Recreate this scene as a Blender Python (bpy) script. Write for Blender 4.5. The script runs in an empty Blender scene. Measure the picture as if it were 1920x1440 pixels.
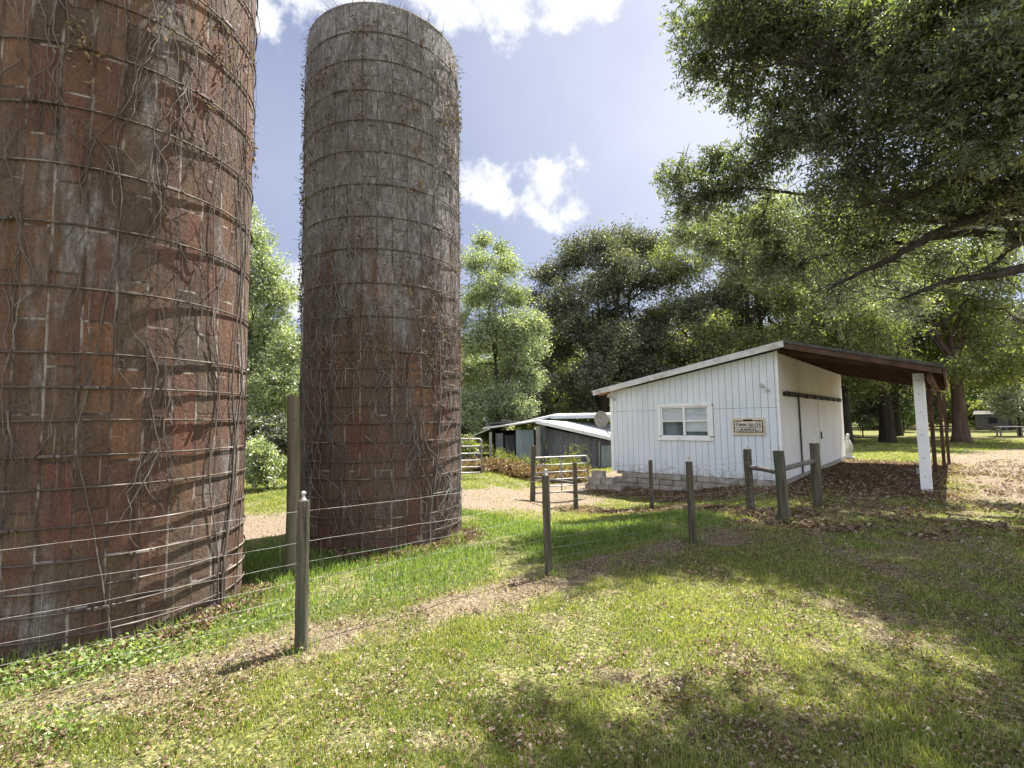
import bpy, math, random
import numpy as np
from mathutils import Vector, Matrix

S = bpy.context.scene
COL = S.collection
R = math.radians
rng = np.random.default_rng(7)
random.seed(7)

# ------------------------------------------------------------------ camera
F = 930.0            # focal length in pixels of the 1920 x 1440 photograph
EYE = 1.75
PITCH = R(4.22)
ROLL = R(0.86)
cam_d = bpy.data.cameras.new("camera")
cam_d.sensor_width = 36.0
cam_d.lens = F / 1920 * 36.0
cam_d.clip_end = 3000
cam_d.clip_start = 0.05
cam = bpy.data.objects.new("camera", cam_d)
COL.objects.link(cam)
cam.location = (0, 0, EYE)
cam.rotation_mode = 'QUATERNION'
cam.rotation_quaternion = (Matrix.Rotation(R(90) + PITCH, 4, 'X') @ Matrix.Rotation(-ROLL, 4, 'Z')).to_quaternion()
S.camera = cam
CM = (Matrix.Rotation(R(90) + PITCH, 3, 'X') @ Matrix.Rotation(-ROLL, 3, 'Z'))


def ray(px, py):
    return CM @ Vector(((px - 960) / F, -(py - 720) / F, -1.0))


def G(px, py, h=0.0):
    """point of the horizontal plane z = h seen at this pixel of the photo"""
    d = ray(px, py)
    t = (h - EYE) / d.z
    return Vector((d.x * t, d.y * t, h))


def P(px, py, depth):
    """point at this depth (metres ahead) seen at this pixel"""
    d = ray(px, py)
    t = depth / d.y
    return Vector((d.x * t, depth, EYE + d.z * t))


# ------------------------------------------------------------------ noise
_lat = np.random.default_rng(3).random((256, 256))


def vnoise(x, y):
    x = np.asarray(x, float); y = np.asarray(y, float)
    xi = np.floor(x).astype(int); yi = np.floor(y).astype(int)
    fx = x - xi; fy = y - yi
    fx = fx * fx * (3 - 2 * fx); fy = fy * fy * (3 - 2 * fy)
    a = _lat[xi % 256, yi % 256]; b = _lat[(xi + 1) % 256, yi % 256]
    c = _lat[xi % 256, (yi + 1) % 256]; d = _lat[(xi + 1) % 256, (yi + 1) % 256]
    return (a * (1 - fx) + b * fx) * (1 - fy) + (c * (1 - fx) + d * fx) * fy


def fbm(x, y, o=4):
    s = 0; a = .5
    for i in range(o):
        s = s + a * vnoise(x * 2 ** i + 17.3 * i, y * 2 ** i + 5.1 * i); a *= .5
    return s / (1 - .5 ** o)


def ss(a, b, x):
    t = np.clip((np.asarray(x, float) - a) / (b - a), 0, 1)
    return t * t * (3 - 2 * t)


# ------------------------------------------------------------------ layout
FP = [Vector((-3.75, 2.3, 0)), G(566, 1221), G(1030, 1081), G(1300, 1020), G(1471, 978)]
FD = (FP[4] - FP[1]).normalized()
FN = Vector((-FD.y, FD.x, 0))
A0 = Vector((6.65, 12.4, 0))                       # shed corner
SX = Vector((0.75, -0.661, 0)).normalized(); SY = Vector((0.661, 0.75, 0)).normalized()
C1 = (-4.0, 4.92); C2 = (-2.05, 7.89); RS = 1.2


def terrain(x, y):
    x = np.asarray(x, float); y = np.asarray(y, float)
    s = (x - FP[4].x) * FN.x + (y - FP[4].y) * FN.y
    h = -.42 * ss(.8, 4.6, s) * ss(-1.2, 1.2, x + .0 * y) * (1 - ss(4.2, 6.4, x)) * (1 - ss(30, 45, y))
    h = h + .22 * np.exp(-(((x - 10.6) / 2.2) ** 2 + ((y - 12.6) / 2.6) ** 2))
    h = h + .035 * (fbm(x * .7, y * .7, 3) - .5) * (1 - ss(20, 60, np.hypot(x, y)))
    h = h + .13 * np.exp(-(((x - 3.5) / 2.0) ** 2 + ((y - 14.6) / 1.5) ** 2))
    d = np.abs((x - FP[2].x) * FN.x + (y - FP[2].y) * FN.y + .02)
    h = h + .05 * np.exp(-(d / .28) ** 2) * (fbm(x * 2.2, y * 2.2, 3))
    return h


def gz(x, y):
    return float(terrain(np.array([x]), np.array([y]))[0])


def polydist(x, y, pts):
    d = np.full(np.shape(x), 1e9)
    for a, b in zip(pts[:-1], pts[1:]):
        ax, ay = a; bx, by = b
        L = (bx - ax) ** 2 + (by - ay) ** 2
        t = np.clip(((x - ax) * (bx - ax) + (y - ay) * (by - ay)) / L, 0, 1)
        d = np.minimum(d, np.hypot(x - ax - t * (bx - ax), y - ay - t * (by - ay)))
    return d


def zones(x, y):
    """sand, litter and grass weights of the ground"""
    x = np.asarray(x, float); y = np.asarray(y, float)
    n = fbm(x * .9 + 40, y * .9, 4) - .5
    n2 = fbm(x * 3.1, y * 3.1 + 9, 3) - .5
    s = (x - FP[2].x) * FN.x + (y - FP[2].y) * FN.y          # >0 is behind the fence
    al = (x - FP[2].x) * FD.x + (y - FP[2].y) * FD.y
    sand = 1 - ss(.9, 1.7, polydist(x, y, [(-9, 8.6), (-4.2, 8.7), (-3.0, 10.3), (-.6, 12.0), (.8, 13.4), (2.2, 16.5), (5, 20)]) + n * 1.6)
    sand = np.maximum(sand, 1 - ss(1.8, 3.1, polydist(x, y, [(14.5, 5.5), (11.9, 9.9), (12.9, 12.2), (15.6, 15.2), (19.5, 19.8), (30, 24)]) + n * 2.2 + n2))
    sand = np.maximum(sand, (1 - ss(.16, .50, np.abs(s + .1) + n * .45 + n2 * .4)) * ss(-6, -2.5, al) * .85)
    bare = ss(.07, .24, n + n2 * .9) * (s < -.3)
    sand = np.maximum(sand, bare * .6)
    loc_x = (x - A0.x) * SX.x + (y - A0.y) * SX.y
    loc_y = (x - A0.x) * SY.x + (y - A0.y) * SY.y
    mul = (1 - ss(2.9, 3.5, loc_x + n * 1.0)) * ss(-.6, .2, loc_x) * ss(-.9, -.1, loc_y + n) * (1 - ss(9.5, 11, loc_y))
    mul = np.maximum(mul, (1 - ss(1.2, 2.0, -loc_y + n * 1.6)) * ss(-5.4, -4.6, loc_x) * (1 - ss(.5, 1.5, loc_x)) * (loc_y < .3))
    mul = np.maximum(mul, .9 * (1 - ss(.25, .7, polydist(x, y, [(4.6, 8.3), (4.5, 9.5), (3.1, 11.1), (1.5, 12.2)]) + n * .7)))
    mul = np.maximum(mul, .45 * (1 - ss(.3, .8, polydist(x, y, [(4.0, 7.9), (5.2, 9.2), (6.4, 9.9)]) + n)))
    sand = sand * (1 - mul)
    far = ss(24, 34, y)
    sand = sand * (1 - far * .7)
    return np.clip(sand, 0, 1), np.clip(mul, 0, 1), s


# ------------------------------------------------------------------ mesh builder
class MB:
    def __init__(self):
        self.v = []; self.q = []; self.t = []; self.n = 0; self.qr = []; self.tr = []; self.ng = []

    def add(self, verts, quads=None, tris=None, qr=None, tr=None, ngons=None):
        verts = np.asarray(verts, float).reshape(-1, 3)
        self.v.append(verts)
        if quads is not None and len(quads):
            q = np.asarray(quads, int).reshape(-1, 4) + self.n
            self.q.append(q); self.qr.append(np.zeros(len(q)) if qr is None else np.asarray(qr, float))
        if tris is not None and len(tris):
            t = np.asarray(tris, int).reshape(-1, 3) + self.n
            self.t.append(t); self.tr.append(np.zeros(len(t)) if tr is None else np.asarray(tr, float))
        if ngons:
            for g in ngons:
                self.ng.append([i + self.n for i in g])
        self.n += len(verts)

    def box(self, c, size, rot=None, taper=1.0):
        sx, sy, sz = [k / 2 for k in size]
        pts = []
        for z in (-sz, sz):
            k = taper if z > 0 else 1
            for x, y in ((-sx, -sy), (sx, -sy), (sx, sy), (-sx, sy)):
                p = Vector((x * k, y * k, z))
                if rot is not None:
                    p = rot @ p
                pts.append((p.x + c[0], p.y + c[1], p.z + c[2]))
        self.add(pts, [(0, 3, 2, 1), (4, 5, 6, 7), (0, 1, 5, 4), (1, 2, 6, 5), (2, 3, 7, 6), (3, 0, 4, 7)])

    def hexa(self, p):
        """eight corners: bottom four then top four, both counter-clockwise from above"""
        self.add(p, [(0, 3, 2, 1), (4, 5, 6, 7), (0, 1, 5, 4), (1, 2, 6, 5), (2, 3, 7, 6), (3, 0, 4, 7)])

    def tube(self, pts, rad, n=6, cap=True, jitter=0.0):
        pts = np.asarray([tuple(p) for p in pts], float)
        m = len(pts)
        rad = np.full(m, rad, float) if np.isscalar(rad) else np.asarray(rad, float)
        tan = np.gradient(pts, axis=0)
        tan /= np.linalg.norm(tan, axis=1)[:, None] + 1e-9
        ref = np.array([0, 0, 1.0]) if abs(tan[0, 2]) < .9 else np.array([1.0, 0, 0])
        a = np.cross(tan, ref); a /= np.linalg.norm(a, axis=1)[:, None] + 1e-9
        for i in range(1, m):                                  # keep the frame from flipping
            b_ = a[i - 1] - tan[i] * np.dot(a[i - 1], tan[i])
            L = np.linalg.norm(b_)
            if L > 1e-6:
                a[i] = b_ / L
        b = np.cross(tan, a)
        ang = np.linspace(0, 2 * math.pi, n, endpoint=False)
        rr = rad[:, None] * (1 + jitter * (rng.random((m, n)) - .5))
        ring = pts[:, None, :] + rr[:, :, None] * (np.cos(ang)[None, :, None] * a[:, None, :] + np.sin(ang)[None, :, None] * b[:, None, :])
        i = np.arange(m - 1)[:, None] * n; j = np.arange(n)[None, :]; j2 = (np.arange(n)[None, :] + 1) % n
        q = np.stack([i + j, i + j2, i + n + j2, i + n + j], -1).reshape(-1, 4)
        ng = [list(range(n))[::-1], list(range((m - 1) * n, m * n))] if cap else None
        self.add(ring.reshape(-1, 3), q, ngons=ng)

    def lathe(self, prof, n=24, c=(0, 0, 0)):
        prof = np.asarray(prof, float)
        ang = np.linspace(0, 2 * math.pi, n, endpoint=False)
        v = np.stack([prof[:, 0][:, None] * np.cos(ang), prof[:, 0][:, None] * np.sin(ang), np.repeat(prof[:, 1][:, None], n, 1)], -1)
        m = len(prof)
        i = np.arange(m - 1)[:, None] * n; j = np.arange(n)[None, :]; j2 = (j + 1) % n
        q = np.stack([i + j, i + j2, i + n + j2, i + n + j], -1).reshape(-1, 4)
        self.add(v.reshape(-1, 3) + np.array(c), q)

    def leaves(self, c, L, W, fold=.15, up=.35, r=None, dirs=None):
        """one folded four-cornered leaf at every point of c"""
        c = np.asarray(c, float); N = len(c)
        if N == 0:
            return
        a = rng.normal(size=(N, 3)) if dirs is None else np.asarray(dirs, float) + rng.normal(size=(N, 3)) * .35
        a /= np.linalg.norm(a, axis=1)[:, None] + 1e-9
        nn = rng.normal(size=(N, 3)); nn[:, 2] += up * 3
        b = np.cross(nn, a); b /= np.linalg.norm(b, axis=1)[:, None] + 1e-9
        n = np.cross(a, b)
        k = (.65 + .7 * rng.random(N))[:, None]
        l = L * k; w = W * k
        v = np.stack([c - a * l / 2, c + b * w / 2 + n * w * fold - a * l * .05, c + a * l / 2, c - b * w / 2 + n * w * fold - a * l * .05], 1)
        q = np.arange(N * 4).reshape(N, 4)
        self.add(v.reshape(-1, 3), q, qr=rng.random(N) if r is None else r)

    def mesh(self, name, mat, smooth=False, rnd=False, uv=None):
        me = bpy.data.meshes.new(name)
        v = np.concatenate(self.v) if self.v else np.zeros((0, 3))
        me.vertices.add(len(v)); me.vertices.foreach_set('co', v.astype(np.float32).ravel())
        loops = []; totals = []
        rr = []
        if self.q:
            q = np.concatenate(self.q); loops.append(q.ravel()); totals.append(np.full(len(q), 4)); rr.append(np.concatenate(self.qr))
        if self.t:
            t = np.concatenate(self.t); loops.append(t.ravel()); totals.append(np.full(len(t), 3)); rr.append(np.concatenate(self.tr))
        if self.ng:
            loops.append(np.array([i for g in self.ng for i in g])); totals.append(np.array([len(g) for g in self.ng])); rr.append(np.zeros(len(self.ng)))
        loops = np.concatenate(loops).astype(np.int32); totals = np.concatenate(totals).astype(np.int32)
        me.loops.add(len(loops)); me.loops.foreach_set('vertex_index', loops)
        me.polygons.add(len(totals))
        st = np.concatenate([[0], np.cumsum(totals)[:-1]]).astype(np.int32)
        me.polygons.foreach_set('loop_start', st); me.polygons.foreach_set('loop_total', totals)
        me.polygons.foreach_set('use_smooth', np.full(len(totals), bool(smooth)))
        if rnd:
            at = me.attributes.new('rnd', 'FLOAT', 'FACE'); at.data.foreach_set('value', np.concatenate(rr).astype(np.float32))
        if mat is not None:
            me.materials.append(mat)
        me.update(calc_edges=True)
        me.validate()
        return me

    def build(self, name, mat, parent=None, smooth=False, rnd=False, bevel=0):
        me = self.mesh(name, mat, smooth, rnd)
        o = bpy.data.objects.new(name, me); COL.objects.link(o)
        if parent is not None:
            o.parent = parent
        if bevel:
            m = o.modifiers.new('bevel', 'BEVEL'); m.width = bevel; m.segments = 2; m.limit_method = 'ANGLE'
        return o


def tag(o, label=None, cat=None, group=None, kind=None):
    if label: o['label'] = label
    if cat: o['category'] = cat
    if group: o['group'] = group
    if kind: o['kind'] = kind
    return o


def empty(name, loc=(0, 0, 0), rz=0, label=None, cat=None, group=None):
    o = bpy.data.objects.new(name, None); COL.objects.link(o)
    o.location = loc; o.rotation_euler = (0, 0, rz); o.empty_display_size = .2
    return tag(o, label, cat, group)


def copy_tree(o, parent=None):
    c = o.copy(); COL.objects.link(c); c.parent = parent
    for ch in list(o.children):
        copy_tree(ch, c)
    return c


# ------------------------------------------------------------------ materials
def new_mat(name):
    m = bpy.data.materials.new(name); m.use_nodes = True
    nt = m.node_tree; nt.nodes.clear()
    out = nt.nodes.new('ShaderNodeOutputMaterial')
    return m, nt, out


def nd(nt, t, **kw):
    n = nt.nodes.new(t)
    for k, v in kw.items():
        if k in n.inputs:
            n.inputs[k].default_value = v
        else:
            setattr(n, k, v)
    return n


def ramp(nt, fac, stops):
    r = nt.nodes.new('ShaderNodeValToRGB')
    e = r.color_ramp.elements
    while len(e) < len(stops):
        e.new(.5)
    for i, (p, c) in enumerate(stops):
        e[i].position = p; e[i].color = (*c, 1) if len(c) == 3 else c
    nt.links.new(fac, r.inputs[0])
    return r.outputs[0]


def noise(nt, vec, scale=5, detail=4, rough=.55):
    n = nd(nt, 'ShaderNodeTexNoise'); n.inputs['Scale'].default_value = scale
    n.inputs['Detail'].default_value = detail; n.inputs['Roughness'].default_value = rough
    if vec is not None:
        nt.links.new(vec, n.inputs['Vector'])
    return n.outputs['Fac']


def mapping(nt, vec, scale=(1, 1, 1)):
    m = nd(nt, 'ShaderNodeMapping'); m.inputs['Scale'].default_value = scale
    nt.links.new(vec, m.inputs['Vector'])
    return m.outputs[0]


def mixc(nt, fac, a, b, blend='MIX'):
    m = nt.nodes.new('ShaderNodeMix'); m.data_type = 'RGBA'; m.blend_type = blend
    for sock, val in ((m.inputs[0], fac), (m.inputs[6], a), (m.inputs[7], b)):
        if isinstance(val, (int, float)):
            sock.default_value = val
        elif isinstance(val, tuple):
            sock.default_value = (*val, 1) if len(val) == 3 else val
        else:
            nt.links.new(val, sock)
    return m.outputs[2]


def math_(nt, op, a, b=None, clamp=False):
    m = nt.nodes.new('ShaderNodeMath'); m.operation = op; m.use_clamp = clamp
    for i, v in enumerate((a, b)):
        if v is None: continue
        if isinstance(v, (int, float)): m.inputs[i].default_value = v
        else: nt.links.new(v, m.inputs[i])
    return m.outputs[0]


def step(nt, fac, a, b):
    m = nt.nodes.new('ShaderNodeMapRange'); m.interpolation_type = 'SMOOTHSTEP'
    m.inputs['From Min'].default_value = a; m.inputs['From Max'].default_value = b
    nt.links.new(fac, m.inputs['Value'])
    return m.outputs[0]


def bump(nt, h, strength=.5, dist=.02):
    b = nd(nt, 'ShaderNodeBump'); b.inputs['Strength'].default_value = strength; b.inputs['Distance'].default_value = dist
    nt.links.new(h, b.inputs['Height'])
    return b.outputs[0]


def principled(nt, out, col, rough=.8, metal=0, normal=None, spec=.3):
    p = nd(nt, 'ShaderNodeBsdfPrincipled')
    if isinstance(col, tuple): p.inputs['Base Color'].default_value = (*col, 1)
    else: nt.links.new(col, p.inputs['Base Color'])
    if isinstance(rough, (int, float)): p.inputs['Roughness'].default_value = rough
    else: nt.links.new(rough, p.inputs['Roughness'])
    p.inputs['Metallic'].default_value = metal
    p.inputs['Specular IOR Level'].default_value = spec
    if normal is not None: nt.links.new(normal, p.inputs['Normal'])
    nt.links.new(p.outputs[0], out.inputs[0])
    return p


def m_weathered(name, c1, c2, c3=None, scale=6, stretch=(1, 1, 1), rough=.85, metal=0, bs=.4, bd=.01, spec=.25):
    m, nt, out = new_mat(name)
    tc = nd(nt, 'ShaderNodeTexCoord')
    v = mapping(nt, tc.outputs['Object'], stretch)
    n = noise(nt, v, scale, 6, .6)
    col = ramp(nt, n, [(.3, c1), (.68, c2)])
    if c3:
        n3 = noise(nt, v, scale * .35, 5, .65)
        col = mixc(nt, step(nt, n3, .52, .68), col, c3)
    nb = noise(nt, v, scale * 3, 5, .6)
    principled(nt, out, col, rough, metal, bump(nt, nb, bs, bd), spec)
    return m


def m_leaf(name, stops, trans=.4, gloss=.06, big=None):
    m, nt, out = new_mat(name)
    at = nd(nt, 'ShaderNodeAttribute', attribute_name='rnd')
    col = ramp(nt, at.outputs['Fac'], stops)
    if big:
        tc = nd(nt, 'ShaderNodeTexCoord')
        col = mixc(nt, step(nt, noise(nt, tc.outputs['Object'], big[0], 3), .42, .62), col, big[1])
    d = nd(nt, 'ShaderNodeBsdfDiffuse'); t = nd(nt, 'ShaderNodeBsdfTranslucent'); g = nd(nt, 'ShaderNodeBsdfGlossy')
    g.inputs['Roughness'].default_value = .5
    g.inputs['Color'].default_value = (.9, .9, .9, 1)
    tcol = mixc(nt, 1.0, col, (1.5, 1.6, .7), 'MULTIPLY')
    nt.links.new(col, d.inputs[0]); nt.links.new(tcol, t.inputs[0])
    m1 = nd(nt, 'ShaderNodeMixShader'); m1.inputs[0].default_value = trans
    nt.links.new(d.outputs[0], m1.inputs[1]); nt.links.new(t.outputs[0], m1.inputs[2])
    m2 = nd(nt, 'ShaderNodeMixShader'); m2.inputs[0].default_value = gloss
    nt.links.new(m1.outputs[0], m2.inputs[1]); nt.links.new(g.outputs[0], m2.inputs[2])
    nt.links.new(m2.outputs[0], out.inputs[0])
    return m


M = {}
M['post'] = m_weathered('weathered_post_wood', (.03, .026, .02), (.155, .135, .10), (.06, .082, .05), 30, (1, 1, .05), .95, bs=1.0, bd=.012)
M['pole'] = m_weathered('round_pole_wood', (.075, .062, .042), (.21, .18, .125), (.11, .115, .065), 12, (1, 1, .08), .9, bs=1.0, bd=.01)
M['rail'] = m_weathered('dark_rail_wood', (.06, .055, .05), (.15, .14, .125), None, 9, (1, 1, 1), .9)
M['wire'] = m_weathered('galvanised_wire', (.24, .23, .215), (.40, .39, .37), (.20, .14, .10), 20, (1, 1, 1), .6, .3)
M['gate'] = m_weathered('galvanised_tube', (.22, .22, .22), (.40, .40, .40), (.22, .16, .12), 6, (1, 1, 1), .5, .5)
M['hoop'] = m_weathered('rusty_hoop_steel', (.045, .036, .03), (.13, .105, .088), (.26, .235, .21), 5, (1, 1, 1), .7, .2)
M['white'] = m_weathered('white_paint', (.60, .65, .70), (.70, .74, .775), (.55, .59, .62), 1.3, (1, 1, .3), .6, bs=.1, bd=.002)
def m_white():
    m, nt, out = new_mat('white_board_paint')
    tc = nd(nt, 'ShaderNodeTexCoord'); v = tc.outputs['Object']
    col = ramp(nt, noise(nt, mapping(nt, v, (1, 1, .3)), 1.3, 6, .6), [(.3, (.60, .65, .70)), (.68, (.70, .74, .775))])
    sz = nd(nt, 'ShaderNodeSeparateXYZ'); nt.links.new(v, sz.inputs[0])
    st = noise(nt, mapping(nt, v, (9, 9, .5)), 1.4, 5, .65)
    col = mixc(nt, math_(nt, 'MULTIPLY', step(nt, st, .56, .74), .35), col, (.42, .43, .42))
    sp = math_(nt, 'SUBTRACT', noise(nt, mapping(nt, v, (3, 3, 5)), 2, 6, .7), math_(nt, 'MULTIPLY', sz.outputs[2], .42))
    col = mixc(nt, math_(nt, 'MULTIPLY', step(nt, sp, .30, .52), .6), col, (.30, .25, .19))
    gr = noise(nt, mapping(nt, v, (60, 60, 2)), 1, 4, .6)
    col = mixc(nt, .25, col, mixc(nt, 1.0, col, ramp(nt, gr, [(.35, (.75, .75, .76)), (.6, (1.1, 1.1, 1.1))]), 'MULTIPLY'))
    principled(nt, out, col, .65, 0, bump(nt, gr, .2, .003), .25)
    return m


M['white'] = m_white()
M['whitetrim'] = m_weathered('white_trim_paint', (.72, .73, .74), (.82, .82, .82), (.64, .63, .60), 3, (1, 1, 1), .55, bs=.15, bd=.003)
M['doorwhite'] = m_weathered('door_wall_paint', (.62, .63, .63), (.72, .72, .71), (.58, .57, .55), 1.0, (1, 1, .4), .65, bs=.1, bd=.002)
M['block'] = m_weathered('foundation_block', (.20, .18, .15), (.38, .35, .30), (.46, .44, .40), 5, (1, 1, 1), .95, bs=.6, bd=.01)
M['redwood'] = m_weathered('stained_rafter_wood', (.055, .032, .023), (.125, .074, .053), (.05, .036, .03), 4, (1, .25, 1), .85)
M['ply'] = m_weathered('soffit_boards', (.06, .038, .029), (.11, .066, .050), None, 3, (1, .2, 1), .85)
M['orangewood'] = m_weathered('bare_pine', (.36, .17, .07), (.50, .27, .13), None, 5, (1, 1, 1), .8)
M['metalroof'] = m_weathered('galvanised_roofing', (.42, .43, .43), (.62, .63, .63), (.30, .29, .27), 2, (1, 1, 1), .42, .5, bs=.1)
M['barnroof'] = m_weathered('pale_roof_tin', (.36, .38, .40), (.44, .46, .48), (.27, .28, .29), 1.6, (1, 1, 1), .65, .0, bs=.1)
M['felt'] = m_weathered('dark_roof_edge', (.05, .05, .05), (.12, .12, .11), None, 5)
M['fascia'] = m_weathered('grey_fascia', (.46, .46, .45), (.62, .62, .61), (.36, .33, .30), 4, (1, 1, 1), .6)
M['black'] = m_weathered('black_iron', (.012, .011, .011), (.035, .03, .028), None, 8, (1, 1, 1), .6, .3)
M['grey'] = m_weathered('grey_barn_boards', (.09, .095, .115), (.17, .175, .20), (.07, .07, .08), 3, (1, 1, .25), .9)
M['bluegrey'] = m_weathered('blue_grey_panel', (.16, .20, .23), (.26, .31, .34), (.12, .14, .16), 3, (1, 1, .3), .7)
M['barnpost'] = m_weathered('barn_post', (.16, .15, .135), (.30, .28, .26), None, 6, (1, 1, .2), .9)
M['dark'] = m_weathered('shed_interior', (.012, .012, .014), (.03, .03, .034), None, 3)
M['cream'] = m_weathered('cream_sign_board', (.56, .50, .34), (.66, .60, .42), (.48, .42, .28), 5, (1, 1, 1), .6, bs=.1)
M['signpanel'] = m_weathered('pale_sign_panel', (.60, .55, .48), (.70, .66, .58), None, 9, (1, 1, 1), .6, bs=.1)
M['signdark'] = m_weathered('dark_sign_lettering', (.02, .015, .013), (.04, .03, .025), None, 9, (1, 1, 1), .6)
M['blind'] = m_weathered('window_blind', (.70, .71, .71), (.82, .82, .81), (.60, .61, .62), 6, (.6, .6, 2.5), .7, bs=.1)
M['dish'] = m_weathered('grey_dish_paint', (.26, .25, .24), (.36, .35, .33), None, 6, (1, 1, 1), .5)
M['insul'] = m_weathered('pale_insulator', (.38, .37, .33), (.52, .50, .46), None, 12, (1, 1, 1), .4)
M['stone'] = m_weathered('garden_stone', (.30, .29, .27), (.55, .54, .51), (.66, .66, .64), 7)
M['vine'] = m_weathered('dead_vine_bark', (.06, .046, .038), (.155, .13, .112), (.27, .245, .22), 3, (1, 1, 1), .9)
M['twig'] = m_weathered('fine_dead_twig', (.10, .088, .08), (.25, .235, .225), None, 4, (1, 1, 1), .9)
M['bark'] = m_weathered('oak_bark', (.020, .017, .013), (.060, .050, .038), (.038, .042, .028), 7, (1, 1, .18), .95, bs=1.0, bd=.04)
M['redbark'] = m_weathered('reddish_bark', (.06, .042, .033), (.19, .125, .095), (.075, .06, .05), 5, (1, 1, .13), .95, bs=1.0, bd=.05)
M['limb'] = m_weathered('near_oak_bark', (.022, .019, .016), (.07, .06, .05), None, 8, (1, 1, .4), .95, bs=.8, bd=.02)
M['moss'] = m_leaf('hanging_moss', [(0, (.10, .105, .085)), (1, (.20, .205, .17))], .3, 0)
M['leaf_near'] = m_leaf('near_oak_leaf', [(0, (.042, .056, .034)), (.5, (.088, .11, .056)), (.8, (.165, .19, .075)), (1, (.36, .36, .15))], .52, .09)
M['leaf_oak'] = m_leaf('live_oak_leaf', [(0, (.032, .038, .024)), (.5, (.075, .083, .045)), (1, (.22, .225, .12))], .38, .08)
M['leaf_mid'] = m_leaf('mid_tree_leaf', [(0, (.055, .07, .026)), (.5, (.15, .175, .055)), (1, (.40, .41, .15))], .55, .06)
M['leaf_light'] = m_leaf('light_tree_leaf', [(0, (.075, .105, .05)), (.5, (.22, .265, .135)), (1, (.50, .52, .32))], .42, .09)
M['leaf_silver'] = m_leaf('silver_leaf', [(0, (.16, .18, .15)), (1, (.34, .36, .31))], .25, .08)
M['leaf_bush'] = m_leaf('undergrowth_leaf', [(0, (.03, .055, .015)), (.6, (.07, .12, .03)), (1, (.16, .21, .05))], .45, .06)
M['deadleaf'] = m_leaf('dead_leaf', [(0, (.07, .04, .027)), (.4, (.165, .11, .075)), (.8, (.27, .21, .155)), (1, (.42, .37, .29))], .12, .0)
M['redleaf'] = m_leaf('dry_fern_frond', [(0, (.075, .045, .03)), (.6, (.19, .12, .07)), (1, (.33, .25, .14))], .25, .02)
M['weed'] = m_leaf('yellow_green_weed', [(0, (.10, .13, .03)), (1, (.30, .29, .08))], .4, .03)
M['grass'] = m_leaf('lawn_grass_blade', [(0, (.09, .13, .03)), (.4, (.20, .235, .065)), (.7, (.33, .315, .11)), (1, (.56, .50, .30))], .5, .03)
M['lush'] = m_leaf('lush_grass_blade', [(0, (.095, .15, .034)), (.7, (.19, .255, .07)), (1, (.36, .38, .16))], .5, .03)


def m_ground():
    m, nt, out = new_mat('ground_soil_and_turf')
    tc = nd(nt, 'ShaderNodeTexCoord'); v = tc.outputs['Object']
    at = nd(nt, 'ShaderNodeAttribute', attribute_name='zone')
    sep = nd(nt, 'ShaderNodeSeparateColor'); nt.links.new(at.outputs['Color'], sep.inputs[0])
    fine = noise(nt, v, 38, 6, .7); mid = noise(nt, v, 9, 5, .6); big = noise(nt, v, .8, 4, .55)
    turf = ramp(nt, fine, [(.30, (.065, .075, .026)), (.5, (.12, .135, .05)), (.68, (.22, .20, .11))])
    turf = mixc(nt, step(nt, mid, .52, .70), turf, (.25, .205, .13))
    turf = mixc(nt, math_(nt, 'MULTIPLY', step(nt, big, .45, .65), .5), turf, (.15, .15, .055))
    sand = ramp(nt, fine, [(.28, (.12, .085, .062)), (.5, (.19, .148, .115)), (.7, (.27, .22, .18))])
    sand = mixc(nt, math_(nt, 'MULTIPLY', step(nt, mid, .55, .7), .6), sand, (.20, .13, .085))
    mul = ramp(nt, fine, [(.3, (.04, .022, .014)), (.5, (.105, .062, .042)), (.7, (.22, .15, .10))])
    col = mixc(nt, sep.outputs[0], turf, sand)
    col = mixc(nt, sep.outputs[1], col, mul)
    vo = nd(nt, 'ShaderNodeTexVoronoi'); vo.inputs['Scale'].default_value = 52; vo.inputs['Randomness'].default_value = 1
    wv = nd(nt, 'ShaderNodeVectorMath'); wv.operation = 'ADD'
    nv = nd(nt, 'ShaderNodeTexNoise'); nv.inputs['Scale'].default_value = 60; nt.links.new(v, nv.inputs['Vector'])
    sc_ = nd(nt, 'ShaderNodeVectorMath'); sc_.operation = 'SCALE'; sc_.inputs['Scale'].default_value = .03
    nt.links.new(nv.outputs['Color'], sc_.inputs[0]); nt.links.new(v, wv.inputs[0]); nt.links.new(sc_.outputs[0], wv.inputs[1]); nt.links.new(wv.outputs[0], vo.inputs['Vector'])
    cs_ = nd(nt, 'ShaderNodeSeparateColor'); nt.links.new(vo.outputs['Color'], cs_.inputs[0])
    bits = ramp(nt, cs_.outputs[0], [(0, (.30, .29, .28)), (.35, (.72, .72, .66)), (.6, (1.0, 1.0, .94)), (.82, (1.5, 1.45, 1.3)), (1, (2.0, 1.85, 1.6))])
    dk = ramp(nt, noise(nt, v, 120, 5, .75), [(.34, (.35, .33, .30)), (.52, (1, 1, 1)), (.68, (1.5, 1.5, 1.45))])
    speck = mixc(nt, 1.0, bits, dk, 'MULTIPLY')
    amt = math_(nt, 'SUBTRACT', .95, math_(nt, 'MULTIPLY', sep.outputs[0], .45))
    col = mixc(nt, amt, col, mixc(nt, 1.0, col, speck, 'MULTIPLY'))
    h = math_(nt, 'ADD', fine, math_(nt, 'MULTIPLY', mid, 1.5))
    principled(nt, out, col, .95, 0, bump(nt, h, .9, .03), .1)
    return m


M['ground'] = m_ground()


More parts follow.
